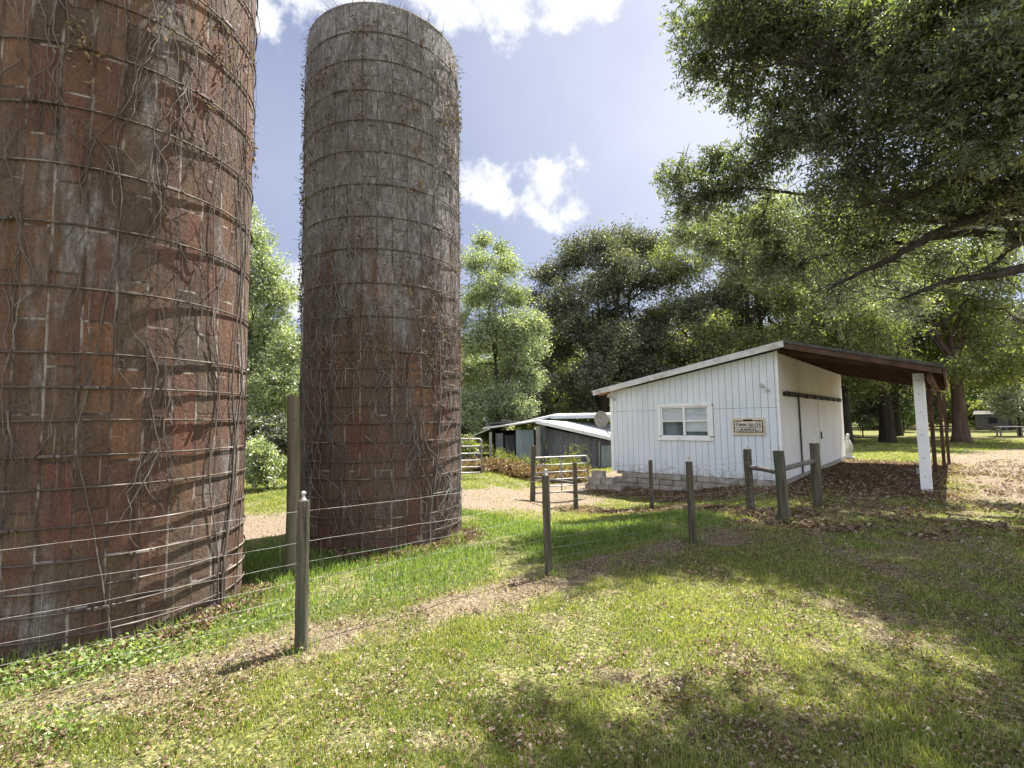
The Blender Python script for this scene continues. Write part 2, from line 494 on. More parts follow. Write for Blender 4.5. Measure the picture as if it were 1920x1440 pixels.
def m_silo(name, gray_amt, gray_h0, gray_h1, seed, spk):
    m, nt, out = new_mat(name)
    uv = nd(nt, 'ShaderNodeUVMap'); uv.uv_map = 'UVMap'
    sp = nd(nt, 'ShaderNodeSeparateXYZ'); nt.links.new(uv.outputs[0], sp.inputs[0])
    u, v = sp.outputs[0], sp.outputs[1]
    cb = nd(nt, 'ShaderNodeCombineXYZ'); nt.links.new(v, cb.inputs[0]); nt.links.new(u, cb.inputs[1])

    def warp(sc, seedv):
        c = nd(nt, 'ShaderNodeCombineXYZ')
        nt.links.new(math_(nt, 'MULTIPLY', u, sc[0]), c.inputs[0]); nt.links.new(math_(nt, 'MULTIPLY', v, sc[1]), c.inputs[1])
        c.inputs[2].default_value = seedv
        return c.outputs[0]
    wob = noise(nt, warp((3, 3), seed), 2, 3)
    cbw = nd(nt, 'ShaderNodeVectorMath'); cbw.operation = 'ADD'
    off = nd(nt, 'ShaderNodeCombineXYZ'); nt.links.new(math_(nt, 'MULTIPLY', math_(nt, 'SUBTRACT', wob, .5), .02), off.inputs[1])
    nt.links.new(cb.outputs[0], cbw.inputs[0]); nt.links.new(off.outputs[0], cbw.inputs[1])

    def brick(c1, c2, mortar, msize, smooth=.1, bias=0.):
        b = nd(nt, 'ShaderNodeTexBrick'); nt.links.new(cbw.outputs[0], b.inputs['Vector'])
        b.offset = .5; b.offset_frequency = 2; b.squash = 1
        b.inputs['Scale'].default_value = 1
        b.inputs['Brick Width'].default_value = .74; b.inputs['Row Height'].default_value = .2094
        b.inputs['Mortar Size'].default_value = msize; b.inputs['Mortar Smooth'].default_value = smooth
        b.inputs['Bias'].default_value = bias
        b.inputs['Color1'].default_value = (*c1, 1); b.inputs['Color2'].default_value = (*c2, 1); b.inputs['Mortar'].default_value = (*mortar, 1)
        return b
    b = brick((0, 0, 0), (1, 1, 1), (.5, .5, .5), .0)
    tile = ramp(nt, b.outputs[0], [(0, (.095, .062, .046)), (.25, (.135, .080, .057)), (.5, (.150, .072, .053)), (.75, (.115, .083, .058)), (1, (.21, .115, .070))])
    bl = noise(nt, warp((1.2, .7), seed + 3), 1.3, 4, .6)
    tile = mixc(nt, step(nt, bl, .42, .62), tile, mixc(nt, .6, tile, (.105, .092, .08)))
    # grime and run-off streaks
    st = noise(nt, warp((14, .55), seed + 5), 1, 6, .62)
    tile = mixc(nt, math_(nt, 'MULTIPLY', step(nt, st, .52, .68), .75), tile, (.055, .045, .04))
    st2 = noise(nt, warp((9, .8), seed + 9), 1, 7, .68)
    tile = mixc(nt, math_(nt, 'MULTIPLY', step(nt, st2, .56, .72), .55), tile, (.30, .26, .23))
    tile = mixc(nt, 1.0, tile, (.80, .745, .70), 'MULTIPLY')
    # grey lichen, more of it high up
    g1 = noise(nt, warp((2.2, .5), seed + 13), 1, 7, .66)
    hh = step(nt, v, gray_h0, gray_h1)
    g = step(nt, math_(nt, 'ADD', g1, math_(nt, 'MULTIPLY', hh, gray_amt)), .55, .72)
    gcol = ramp(nt, noise(nt, warp((20, 6), seed + 17), 1.2, 6, .7), [(.3, (.10, .095, .09)), (.5, (.20, .197, .20)), (.68, (.38, .375, .38))])
    tile = mixc(nt, math_(nt, 'MULTIPLY', g, .85), tile, gcol)
    # orange-brown patches
    o1 = noise(nt, warp((1.6, 1.1), seed + 21), 1.4, 3, .5)
    tile = mixc(nt, math_(nt, 'MULTIPLY', step(nt, o1, .60, .70), .45), tile, (.15, .09, .055))
    sp1 = noise(nt, warp((30, 22), seed + 41), 1.6, 6, .75)
    tile = mixc(nt, spk, tile, mixc(nt, 1.0, tile, ramp(nt, sp1, [(.34, (.22, .21, .20)), (.5, (1, 1, 1)), (.64, (1.35, 1.32, 1.3))]), 'MULTIPLY'))
    mm = brick((0, 0, 0), (0, 0, 0), (1, 1, 1), .011, .3)
    mk = math_(nt, 'MULTIPLY', mm.outputs['Fac'], step(nt, noise(nt, warp((7, 2.2), seed + 25), 1, 5, .6), .47, .6))
    tile = mixc(nt, math_(nt, 'MULTIPLY', mk, .6), tile, (.37, .34, .31))
    tile = mixc(nt, math_(nt, 'MULTIPLY', math_(nt, 'SUBTRACT', mm.outputs['Fac'], mk, True), .6), tile, (.04, .03, .026))
    # pale splashes low down
    w = step(nt, math_(nt, 'SUBTRACT', noise(nt, warp((3, 3), seed + 31), 1.5, 6, .7), math_(nt, 'MULTIPLY', v, .12)), .57, .66)
    tile = mixc(nt, math_(nt, 'MULTIPLY', w, .6), tile, (.33, .30, .27))
    tile = mixc(nt, math_(nt, 'MULTIPLY', step(nt, noise(nt, warp((34, 20), seed + 61), 1.5, 6, .75), .57, .70), spk * .75), tile, (.30, .275, .255))
    scr = step(nt, noise(nt, warp((5, 60), seed + 51), 1, 3, .6), .66, .72)
    scr = math_(nt, 'MULTIPLY', scr, step(nt, noise(nt, warp((3, 3), seed + 53), 1.2, 2), .52, .62))
    tile = mixc(nt, math_(nt, 'MULTIPLY', scr, .6), tile, (.40, .37, .34))
    vst = step(nt, noise(nt, warp((70, 1.6), seed + 57), 1, 4, .6), .62, .72)
    tile = mixc(nt, math_(nt, 'MULTIPLY', vst, .45), tile, (.36, .32, .29))
    hgt = math_(nt, 'SUBTRACT', noise(nt, warp((12, 8), seed + 2), 1.5, 7, .7), math_(nt, 'MULTIPLY', mm.outputs['Fac'], .5))
    principled(nt, out, tile, .85, 0, bump(nt, hgt, .8, .02), .2)
    return m


# ------------------------------------------------------------------ ground
def axis(lo, hi, d, far_lo, far_hi, k=1.16):
    c = list(np.arange(lo, hi + d / 2, d))
    s = d; x = hi
    while x < far_hi:
        s *= k; x += s; c.append(x)
    s = d; x = lo; pre = []
    while x > far_lo:
        s *= k; x -= s; pre.append(x)
    return np.array(pre[::-1] + c)


gx = axis(-7, 16, .085, -600, 600); gy = axis(1.0, 21, .085, -500, 900)
XX, YY = np.meshgrid(gx, gy)
ZZ = terrain(XX, YY)
near = (1 - ss(12, 22, np.hypot(XX, YY)))
ZZ = ZZ + near * .03 * (fbm(XX * 5, YY * 5, 3) - .5)
gm = MB()
nx, ny = len(gx), len(gy)
idx = np.arange(nx * ny).reshape(ny, nx)
gm.add(np.stack([XX, YY, ZZ], -1).reshape(-1, 3), np.stack([idx[:-1, :-1], idx[:-1, 1:], idx[1:, 1:], idx[1:, :-1]], -1).reshape(-1, 4))
ground = gm.build('ground', M['ground'], smooth=True)
tag(ground, kind='structure')
sd, ml, sg = zones(XX, YY)
ca = ground.data.attributes.new('zone', 'FLOAT_COLOR', 'POINT')
ca.data.foreach_set('color', np.stack([sd, ml, np.zeros_like(sd), np.ones_like(sd)], -1).reshape(-1).astype(np.float32))


def in_obst(x, y):
    m = (np.hypot(x - C1[0], y - C1[1]) < RS + .03) | (np.hypot(x - C2[0], y - C2[1]) < RS + .03)
    lx = (x - A0.x) * SX.x + (y - A0.y) * SX.y; ly = (x - A0.x) * SY.x + (y - A0.y) * SY.y
    return m | ((lx > -4.8) & (lx < .05) & (ly > -.05) & (ly < 9.8))


def scatter(n, rmin, rmax, a0, a1, power):
    """random ground points, thinning out with distance"""
    t = rng.random(n)
    e = 2 - power
    r = (rmin ** e + t * (rmax ** e - rmin ** e)) ** (1 / e)
    a = a0 + (a1 - a0) * rng.random(n)
    return r * np.sin(a), r * np.cos(a), r


def blades(mb, x, y, h, w, lean=.45):
    N = len(x)
    z = terrain(x, y)
    a = rng.random(N) * 2 * math.pi
    dx, dy = np.cos(a), np.sin(a)
    la = rng.random(N) * 2 * math.pi; lm = h * lean * rng.random(N) * 1.6
    lx, ly = np.cos(la) * lm, np.sin(la) * lm
    hh = np.sqrt(np.maximum(h ** 2 - lm ** 2 * .8, (h * .25) ** 2))
    v = np.stack([np.stack([x - dx * w, y - dy * w, z - .01], -1), np.stack([x + dx * w, y + dy * w, z - .01], -1),
                  np.stack([x + dx * w * .75 + lx * .35, y + dy * w * .75 + ly * .35, z + hh * .58], -1),
                  np.stack([x - dx * w * .75 + lx * .35, y - dy * w * .75 + ly * .35, z + hh * .58], -1),
                  np.stack([x + lx, y + ly, z + hh], -1)], 1)
    b = np.arange(N)[:, None] * 5
    r = rng.random(N)
    r = np.clip(r * .75 + .35 * (fbm(x * 1.3, y * 1.3, 3) - .35), 0, 1)
    mb.add(v.reshape(-1, 3), b + np.array([[0, 1, 2, 3]]), b + np.array([[3, 2, 4]]), qr=r, tr=r)


# lawn in front of the fence and everywhere beyond
g = MB()
x, y, r = scatter(1500000, 1.5, 45, R(-58), R(58), 1.85)
sd, ml, s = zones(x, y)
patch = ss(.34, .56, .6 * fbm(x * 1.7 + 3, y * 1.7, 4) + .4 * fbm(x * 5.7 + 3, y * 5.7, 3))
wear = ss(.5, .72, fbm(x * 1.4 + 60, y * 1.4, 4)) * ss(-.5, 2.5, x - .25 * y) * .9 * (s < 0)
wear = np.maximum(wear, .42 * ss(0, 2.5, x - .25 * y) * (s < 0))
keep = rng.random(len(x)) < (1 - sd * .93) * (1 - wear) * (1 - ml * .9) * (.16 + .84 * patch)
lush_zone = (s > .35) & (x < 3.3) & (y < 9.6) & (sd < .5)
keep &= ~in_obst(x, y) & ~(lush_zone & (rng.random(len(x)) < .9))
x, y, r = x[keep], y[keep], r[keep]
hh = (.018 + .030 * rng.random(len(x))) * (.45 + 1.15 * fbm(x * 2.6, y * 2.6, 3)) * (1 + .25 * ss(5, 14, r)) 
blades(g, x, y, hh, .0012 + .00052 * r, .85)
lawn = g.build('grass', M['grass'], rnd=True)
tag(lawn, 'short patchy sunlit lawn grass', 'grass', kind='stuff')

g = MB()
n = 210000
x = rng.uniform(-6.5, 3.6, n); y = rng.uniform(1.6, 9.8, n)
sd, ml, s = zones(x, y)
dens = np.clip(1.25 - np.hypot(x, y) / 11, .25, 1)
keep = (s > .22 + .3 * (fbm(x * 2, y * 2, 3) - .5)) & ~in_obst(x, y) & (rng.random(n) < (1 - sd) * (1 - ml * .9) * dens * ss(.25, .5, fbm(x * 1.1 + 8, y * 1.1, 3)))
x, y = x[keep], y[keep]
r = np.hypot(x, y)
edge = ss(.2, .8, s[keep])
hh = (.05 + .085 * rng.random(len(x))) * (.55 + .9 * fbm(x * 1.2, y * 1.2, 3)) * (.5 + .5 * edge)
blades(g, x, y, hh, .0018 + .00055 * r, .6)
for p in FP[1:]:
    k = 90
    blades(g, p.x + rng.normal(size=k) * .09, p.y + rng.normal(size=k) * .09, .04 + .10 * rng.random(k), .0018 + .0005 * np.full(k, p.length), .6)
k = 900
for (cx, cy) in (C1, C2):
    a = rng.uniform(R(-100), R(30), k); rr_ = RS + .04 + np.abs(rng.normal(size=k)) * .07
    keep = fbm(a * 4, a * 0 + cx, 2) > .5
    xx = (cx + np.cos(a) * rr_)[keep]; yy = (cy + np.sin(a) * rr_)[keep]
    blades(g, xx, yy, .06 + .13 * rng.random(len(xx)), .003 + .0004 * np.hypot(xx, yy), .6)
lush = g.build('tall_grass', M['lush'], rnd=True)
tag(lush, 'taller lush green grass between fence and silos', 'grass', kind='stuff')

# fallen leaves
g = MB()
x, y, r = scatter(300000, 1.5, 26, R(-56), R(57), 1.7)
sd, ml, s = zones(x, y)
al = (x - FP[2].x) * FD.x + (y - FP[2].y) * FD.y
strip = np.exp(-((s + .05) / .3) ** 2) * (.5 + .5 * (fbm(x * 3, y * 3, 2) > .5))
right = ss(-.5, 2.5, x - .25 * y) * (s < 0)
pat = ss(.42, .62, fbm(x * 1.4 + 60, y * 1.4, 4))
pr = np.clip(.34 * (s < 0) * (.35 + pat) + .55 * strip + .8 * ml + right * (1 - .6 * ss(7.5, 10, r)) * (.22 + .95 * pat), 0, 1)
pr = np.clip(pr * (.25 + 1.6 * ss(.42, .6, fbm(x * 4.5 + 9, y * 4.5, 3))), 0, 1)
keep = (rng.random(len(x)) < pr) & ~in_obst(x, y)
x, y, r = x[keep], y[keep], r[keep]
c = np.stack([x, y, terrain(x, y) + .012 + .03 * rng.random(len(x))], -1)
d = rng.normal(size=(len(x), 3)); d[:, 2] *= .35
near_ = r < 9
hv = rng.random(near_.sum()) < .72
g.leaves(c[near_][hv], .021, .009, .35, .6, dirs=d[near_][hv])
g.leaves(c[near_][~hv], .036, .015, .6, .4, dirs=d[near_][~hv])
g.leaves(c[~near_], .075, .032, .3, .8, dirs=d[~near_])
# rusty leaves heaped against the silo foot
k = 2600
a = rng.uniform(R(-100), R(20), k); rr_ = RS + .03 + np.abs(rng.normal(size=k)) * .16
for (cx, cy) in (C1, C2):
    xx = cx + np.cos(a) * rr_; yy = cy + np.sin(a) * rr_
    g.leaves(np.stack([xx, yy, terrain(xx, yy) + .03 + .05 * rng.random(k)], -1), .05, .02, .3, .6, r=rng.random(k) * .8)
lit = g.build('leaf_litter', M['deadleaf'], rnd=True)
tag(lit, 'brown fallen leaves scattered over the lawn', 'leaf litter', kind='stuff')

# ------------------------------------------------------------------ silos
H_SILO = 7.76


def silo(name, c, label, hoops, mat, lug0):
    root = empty(name, (c[0], c[1], 0), 0, label, 'silo')
    n = 128
    hs = np.concatenate([np.linspace(-.25, H_SILO, 60)])
    ang = np.linspace(0, 2 * math.pi, n + 1)
    mb = MB()
    A, Hh = np.meshgrid(ang, hs)
    # every stave stands a few millimetres off true
    stv = np.floor(A / (2 * math.pi) * 36)
    rad = RS + .004 * (vnoise(stv * 3.7 + c[0] * 10, np.floor(Hh / .74 + (stv % 2) * .5) * 1.9) - .5) + .006 * (vnoise(A * 9, Hh * 2) - .5)
    rad[:, -1] = rad[:, 0]
    V = np.stack([rad * np.cos(A), rad * np.sin(A), Hh], -1)
    idx = np.arange((n + 1) * len(hs)).reshape(len(hs), n + 1)
    q = np.stack([idx[:-1, :-1], idx[:-1, 1:], idx[1:, 1:], idx[1:, :-1]], -1).reshape(-1, 4)
    mb.add(V.reshape(-1, 3), q)
    wall = mb.build('wall', mat, root, smooth=True)
    me = wall.data
    uvl = me.uv_layers.new(name='UVMap')
    vi = np.empty(len(me.loops), np.int32); me.loops.foreach_get('vertex_index', vi)
    U = np.stack([(A * RS), Hh], -1).reshape(-1, 2)
    uvl.data.foreach_set('uv', U[vi].astype(np.float32).ravel())
    mb = MB()
    mb.lathe([(RS - .02, H_SILO - .05), (RS + .003, H_SILO - .006), (RS - .004, H_SILO + .02), (RS - .1, H_SILO + .02), (RS - .1, .3), (0.01, .3)], 96)
    mb.build('rim', M['rimmat'], root, smooth=False)
    for i, h in enumerate(hoops):
        mb = MB()
        a = np.linspace(0, 2 * math.pi, 73)[:-1]
        rr = RS + .016
        w = rng.normal(size=72) * .003
        w = np.convolve(np.concatenate([w, w, w]), np.ones(7) / 4, 'same')[72:144]
        pts = np.stack([rr * np.cos(a), rr * np.sin(a), h + w], -1)
        nn = 6; tr = .0075
        phi = np.linspace(0, 2 * math.pi, nn, endpoint=False)
        ring = np.stack([(rr + tr * np.cos(phi)[None, :]) * np.cos(a)[:, None], (rr + tr * np.cos(phi)[None, :]) * np.sin(a)[:, None], (h + w)[:, None] + tr * np.sin(phi)[None, :]], -1)
        i0 = np.arange(72)[:, None] * nn; i1 = ((np.arange(72) + 1) % 72)[:, None] * nn
        j = np.arange(nn)[None, :]; j2 = (j + 1) % nn
        mb.add(ring.reshape(-1, 3), np.stack([i0 + j, i1 + j, i1 + j2, i0 + j2], -1).reshape(-1, 4))
        ho = mb.build('hoop', M['hoop'], root, smooth=True)
        mb = MB()
        la = lug0 + (i * 0.9) % 1.6 - .3
        rot = Matrix.Rotation(la, 3, 'Z')
        p = rot @ Vector((RS + .03, 0, 0))
        mb.box((p.x, p.y, h), (.022, .10, .024), rot, .8)
        for sgn in (-1, 1):
            p2 = rot @ Vector((RS + .034, sgn * .075, 0)); mb.box((p2.x, p2.y, h), (.024, .024, .024), rot)
        mb.build('lug', M['hoop'], ho, bevel=.004)
    return root


M['rimmat'] = m_weathered('silo_rim_concrete', (.09, .085, .08), (.20, .19, .185), None, 5)
hoops1 = [.17, .35, .52, .73, .99, 1.28, 1.53, 1.80, 2.06, 2.33, 2.85, 3.36, 3.84, 4.32, 4.84, 5.3, 5.76, 6.22, 6.68, 7.15]
hoops2 = [.23, .48, .74, 1.0, 1.23, 1.49, 1.74, 1.98, 2.24, 2.49, 2.72, 3.2, 3.67, 4.15, 4.61, 5.07, 5.55, 6.0, 6.44, 6.89, 7.31]
silo('silo', C1, 'nearest silo, rust-brown staves hung with thick bare vines, at left frame edge', hoops1, m_silo('silo_staves_rust', .07, 3.0, 7.5, 1.0, .5), R(-85))
silo('silo', C2, 'farther silo seen whole to its grey lichened top, fine dead twigs on it', hoops2, m_silo('silo_staves_grey', .27, 2.0, 5.6, 44.0, .8), R(-100))


def creeper(name, c, n, a_rng, rad, h_fn, drift, mat, label, branch=2, sticks=0, stems=0):
    mb = MB()

    def run(a, h, L, r, depth):
        m = max(5, int(L / .075))
        aa = [a]; hh = [h]; va = rng.normal() * .15
        for k in range(m):
            va = va * .80 + rng.normal() * drift
            aa.append(aa[-1] + va * .075 / RS)
            hh.append(hh[-1] - .075 * (.95 - .35 * min(abs(va), 1.6)))
        aa = np.array(aa); hh = np.array(hh)
        ok = hh > .05
        aa = aa[ok]; hh = hh[ok]
        if len(aa) < 6: return
        off = RS + .012 + r + .018 * np.abs(np.convolve(rng.normal(size=len(aa)), np.ones(5) / 3, 'same')) * (1 if r > .005 else .6)
        pts = np.stack([c[0] + off * np.cos(aa), c[1] + off * np.sin(aa), hh], -1)
        mb.tube(pts, np.linspace(r, r * .45, len(aa)), 5 if r > .005 else 4, False)
        if depth < branch:
            for b in range(rng.integers(1, 4)):
                k = rng.integers(1, len(aa) - 1)
                run(aa[k], hh[k], L * rng.uniform(.25, .65), r * rng.uniform(.45, .75), depth + 1)
    for i in range(n):
        a = rng.uniform(*a_rng)
        h, L = h_fn()
        run(a, h, L, rad * rng.uniform(.55, 1.35), 0)
    for i in range(stems):
        a0 = rng.uniform(*a_rng)
        hh = np.arange(.05, 7.4 * rng.uniform(.6, 1), .09)
        aa = a0 + np.cumsum(np.convolve(rng.normal(size=len(hh)), np.ones(6) / 6, 'same')) * .022
        off = RS + .02 + .012 * rng.random(len(hh))
        r0 = rng.uniform(.006, .011)
        mb.tube(np.stack([c[0] + off * np.cos(aa), c[1] + off * np.sin(aa), hh], -1), np.linspace(r0, r0 * .4, len(hh)), 6, False, .2)
    for i in range(sticks):
        a = rng.uniform(*a_rng); h = min(rng.uniform(2.2, H_SILO * 1.12), H_SILO - .02)
        p = np.array([c[0] + RS * math.cos(a), c[1] + RS * math.sin(a), h])
        d = np.array([math.cos(a) * .5, math.sin(a) * .5, rng.normal() * .7]) + rng.normal(size=3) * .55
        L = rng.uniform(.04, .13)
        mb.tube([p, p + d * L * .5, p + d * L + np.array([0, 0, -.2 * L])], [.004, .0035, .002], 4, False)
    o = mb.build(name, mat, smooth=True)
    tag(o, label, 'vines', kind='stuff')
    return o


def h1():
    if rng.random() < .62:
        h = rng.uniform(4.6, 7.5); return h, rng.uniform(.8, min(4.2, h - .8))
    h = rng.uniform(1.6, 5.0); return h, rng.uniform(.4, min(2.4, h - .2))


def h2():
    h = 7.55 - 6.8 * rng.random() ** 1.6
    return h, rng.uniform(.35, 2.4)


creeper('dead_vines', C1, 70, (R(-112), R(22)), .0055, h1, .20, M['vine'], 'bare grey woody vines crawling over the nearest silo', 2, 160, 5)
creeper('dead_twigs', C2, 420, (R(-175), R(25)), .0048, h2, .26, M['twig'], 'fine dead creeper twigs covering the farther silo', 1, 900, 5)
# small shrivelled leaves caught in the creepers
g = MB()
for (c, k, lo) in ((C1, 900, 4.6), (C2, 2600, 2.0)):
    nc = 30 if c is C1 else 130
    ca_ = rng.uniform(R(-110), R(20), nc) if c is C1 else rng.uniform(R(-175), R(25), nc)
    ch = rng.uniform(lo, 7.4, nc)
    pick = rng.integers(0, nc, k)
    a = ca_[pick] + rng.normal(size=k) * .07; h = ch[pick] + rng.normal(size=k) * .13
    rr_ = RS + .03 + .05 * rng.random(k)
    g.leaves(np.stack([c[0] + rr_ * np.cos(a), c[1] + rr_ * np.sin(a), h], -1), .045, .02, .4, 0, r=rng.random(k) * .9)
o = g.build('withered_leaves', M['deadleaf'], rnd=True)
tag(o, 'withered brown leaves caught in the silo creepers', 'dead leaves', kind='stuff')

# ------------------------------------------------------------------ fences


def post_mesh(h, r, flat=False, seed=0):
    mb = MB()
    k = 9
    z = np.linspace(-.15, h, k)
    lean = rng.normal(size=2) * .006
    pts = np.stack([lean[0] * z / h + .004 * np.sin(z * 3 + seed), lean[1] * z / h, z], -1)
    rad = np.full(k, r) * (1.04 - .07 * np.linspace(0, 1, k))
    mb.tube(pts, rad, 14, True, .15)
    # end bevel
    return mb


def insulator(z, parent):
    mb = MB()
    mb.lathe([(.005, z - .005), (.022, z - .005), (.022, z + .012), (.012, z + .02), (.012, z + .045), (.019, z + .05), (.019, z + .064), (.006, z + .075)], 12)
    return mb.build('insulator', M['insul'], parent, smooth=True)


def wires(mb, pts, heights, r, sag=.014, wig=.003, n=14):
    for h in heights:
        for a, b in zip(pts[:-1], pts[1:]):
            t = np.linspace(0, 1, n)
            p = np.outer(1 - t, np.array(a)) + np.outer(t, np.array(b))
            p[:, 2] += h - sag * 4 * t * (1 - t) + rng.normal(size=n) * wig * (t > 0) * (t < 1)
            mb.tube(p, r, 5, False)


def stays(f, pts, spacing, h0, h1, r):
    for a, b in zip(pts[:-1], pts[1:]):
        a = np.array(a); b = np.array(b); L = np.linalg.norm(b - a); k = int(L / spacing)
        for i in range(k):
            p = a + (b - a) * (i + .5) / k
            o = rng.normal(size=2) * .008
            mb = MB(); mb.tube([(p[0], p[1], p[2] + h0), (p[0] + o[0], p[1] + o[1], p[2] + (h0 + h1) / 2), (p[0] + o[0], p[1], p[2] + h1)], r, 4, False)
            mb.build('stay_wire', M['wire'], f, smooth=True)


def fence_run(name, label, spec, group, wire_pts, heights, stay_sp, rw):
    f = empty(name, (0, 0, 0), 0, label, 'fence', group)
    for (p, h, r, ins) in spec:
        o = post_mesh(h, r, seed=p.x).build('post', M['post'], f, smooth=False)
        o.location = (p.x, p.y, gz(p.x, p.y))
        o.rotation_euler = (rng.normal() * .008, rng.normal() * .012, rng.random() * 6)
        if ins:
            insulator(h, o)
    for h in heights:
        mb = MB(); wires(mb, wire_pts, [h], rw)
        mb.build('line_wire', M['wire'], f, smooth=True)
    if stay_sp:
        stays(f, wire_pts, stay_sp, heights[0], heights[-2], rw * .62)
    return f


def onground(v):
    return Vector((v[0], v[1], gz(v[0], v[1])))


fp = [onground(p) for p in FP]
left_end = onground(FP[0] - FD * 2.4)
off = Vector((FN.x, FN.y, 0)) * .055
PB = onground(Vector((4.46, 9.5, 0))); PC = onground(G(1534, 951))
P2 = [onground(Vector((3.07, 11.2, 0))), onground(Vector((1.51, 12.25, 0))), onground(Vector((.49, 13.0, 0)))]
f1 = fence_run('wire_fence', 'woven wire fence on wooden posts running past the silos across the lawn',
               [(fp[0], 1.13, .046, True), (fp[1], 1.13, .047, True), (fp[2], 1.10, .043, True), (fp[3], 1.12, .05, True), (fp[4], 1.17, .085, True), (PC, 1.2, .085, True)],
               None, [left_end + off] + [p + off for p in fp], [.06, .16, .27, .38, .5, .64, .80, 1.04], .3, .0013)
f2 = fence_run('wire_fence', 'smaller wire fence behind, in front of the white shed, with dark rails',
               [(PB, 1.14, .075, True), (P2[0], 1.10, .045, False), (P2[1], 1.12, .055, False), (P2[2], 1.42, .065, False)],
               None, [fp[4], PB, P2[0], P2[1]], [.1, .3, .5, .75, 1.02], .3, .0014)


def rail(a, b, h, r, parent):
    mb = MB(); mb.tube([a + Vector((0, 0, h)), (a + b) / 2 + Vector((0, 0, h + .008)), b + Vector((0, 0, h))], r, 12, True, .08)
    return mb.build('rail', M['rail'], parent)


def inset(a, b, k):
    d = (b - a); d.z = 0; d.normalize(); return a + d * k, b - d * k


a, b = inset(PB, fp[4], .06); rail(a, b, .80, .042, f2)
a, b = inset(fp[4], PC, .07); rail(a, b, .86, .045, f1)
a, b = inset(P2[2], P2[1], .05); rail(a, b, .62, .035, f2)

tp = onground(G(546, 1077))
pole = empty('wooden_pole', tp, 0, 'tall round weathered wooden pole in front of the gap between the silos', 'pole')
mb = MB()
z = np.linspace(-.2, 2.08, 16)
mb.tube(np.stack([.012 * np.sin(z * 2), 0 * z, z], -1), .078 - .008 * z / 2.08, 18, True, .05)
mb.build('shaft', M['pole'], pole)
for zz in (.5, .95, 1.2, 1.45, 1.8):
    mb = MB()
    aa = R(-95) + rng.normal() * .4
    mb.lathe([(.001, .004), (.009, .004), (.009, -.004), (.001, -.004)], 8, (.078 * math.cos(aa), .078 * math.sin(aa), zz))
    mb.build('knot', M['black'], pole)

# ------------------------------------------------------------------ gates


def gate(label, a, b, h0, h1, nbars, rr=.02):
    ga = empty('metal_gate', a, math.atan2(b.y - a.y, b.x - a.x), label, 'gate')
    L = (Vector((b.x, b.y)) - Vector((a.x, a.y))).length
    mb = MB(); c = .09
    pts = [(0, 0, h0), (0, 0, h1 - c)]
    for t in np.linspace(0, math.pi / 2, 6): pts.append((c - c * math.cos(t), 0, h1 - c + c * math.sin(t)))
    for t in np.linspace(0, math.pi / 2, 6): pts.append((L - c + c * math.sin(t), 0, h1 - c + c * math.cos(t)))
    pts += [(L, 0, h1 - c - .02), (L, 0, h0)]
    mb.tube(pts, rr, 10)
    mb.tube([(0, 0, h0), (L / 2, 0, h0), (L, 0, h0)], rr, 10)
    mb.build('frame', M['gate'], ga, smooth=True)
    mb = MB()
    for k in range(nbars):
        zz = h0 + (h1 - h0) * ((k + 1) / (nbars + 1)) ** 1.1
        mb.tube([(0, 0, zz), (L / 2, 0, zz), (L, 0, zz)], rr * .8, 8)
        ob = mb.build('bar', M['gate'], ga, smooth=True); mb = MB()
    mb = MB(); mb.box((L * .5, -rr - .004, (h0 + h1) / 2), (.035, .008, h1 - h0 - .04))
    mb.build('brace', M['gate'], ga)
    return ga


e1 = P(1104, 925, 13.6); e0 = P2[2] + Vector((.02, .12, 0))
gate('open galvanised tube gate hung on the tall post left of the shed', e0, Vector((e1.x, e1.y, 0)), .18, 1.10, 4)
l1 = P(904, 924, 15.2); l1.z = gz(l1.x, l1.y)
l0 = Vector((l1.x - 2.6, l1.y - .3, l1.z))
gate('tube gate half hidden behind the right side of the farther silo', l0, l1, .2, 1.22, 4, .024)

# ------------------------------------------------------------------ shed
rz = math.atan2(SX.y, SX.x)
shed = empty('shed', A0, rz, 'white board shed with a lean-to carport roof', 'shed')
LEN = 9.8; WID = 4.7; ZB = .16
RIDGE_X, RIDGE_Z = .25, 3.57
EAVE_L, EAVE_R, YF, YBK = -5.25, 3.16, -.3, 10.1
SL = .174; SRt = (RIDGE_Z - 2.72) / (EAVE_R - RIDGE_X)


def roof_z(x):
    return RIDGE_Z - (RIDGE_X - x) * SL if x < RIDGE_X else RIDGE_Z - (x - RIDGE_X) * SRt


# front gable wall: boards with shadow gaps
wx = (-3.12, -1.72); wz = (1.2, 2.12)          # window opening
mb = MB()
bw = .172; gap = .010
xs = np.arange(-WID, -.001, bw)
seam = 1.98
for i, x0 in enumerate(xs):
    x1 = min(x0 + bw - gap, -.012)
    segs = []
    lo = ZB + .006 * math.sin(i * 2.3)
    for (za, zb) in ((lo, seam), (seam + .008, None)):
        if x1 > wx[0] and x0 < wx[1]:
            if zb is None:
                segs.append((max(za, wz[1]), zb))
            else:
                segs.append((za, wz[0]))
                if wz[1] < zb: segs.append((wz[1], zb))
        else:
            segs.append((za, zb))
    for za, zb in segs:
        t0 = roof_z(x0) - .13 if zb is None else zb
        t1 = roof_z(x1) - .13 if zb is None else zb
        mb.hexa([(x0, -.012, za), (x1, -.012, za), (x1, .01, za), (x0, .01, za), (x0, -.012, t0), (x1, -.012, t1), (x1, .01, t1), (x0, .01, t0)])
mb.build('board_siding', M['white'], shed)
# backing behind the grooves, with the window hole left open


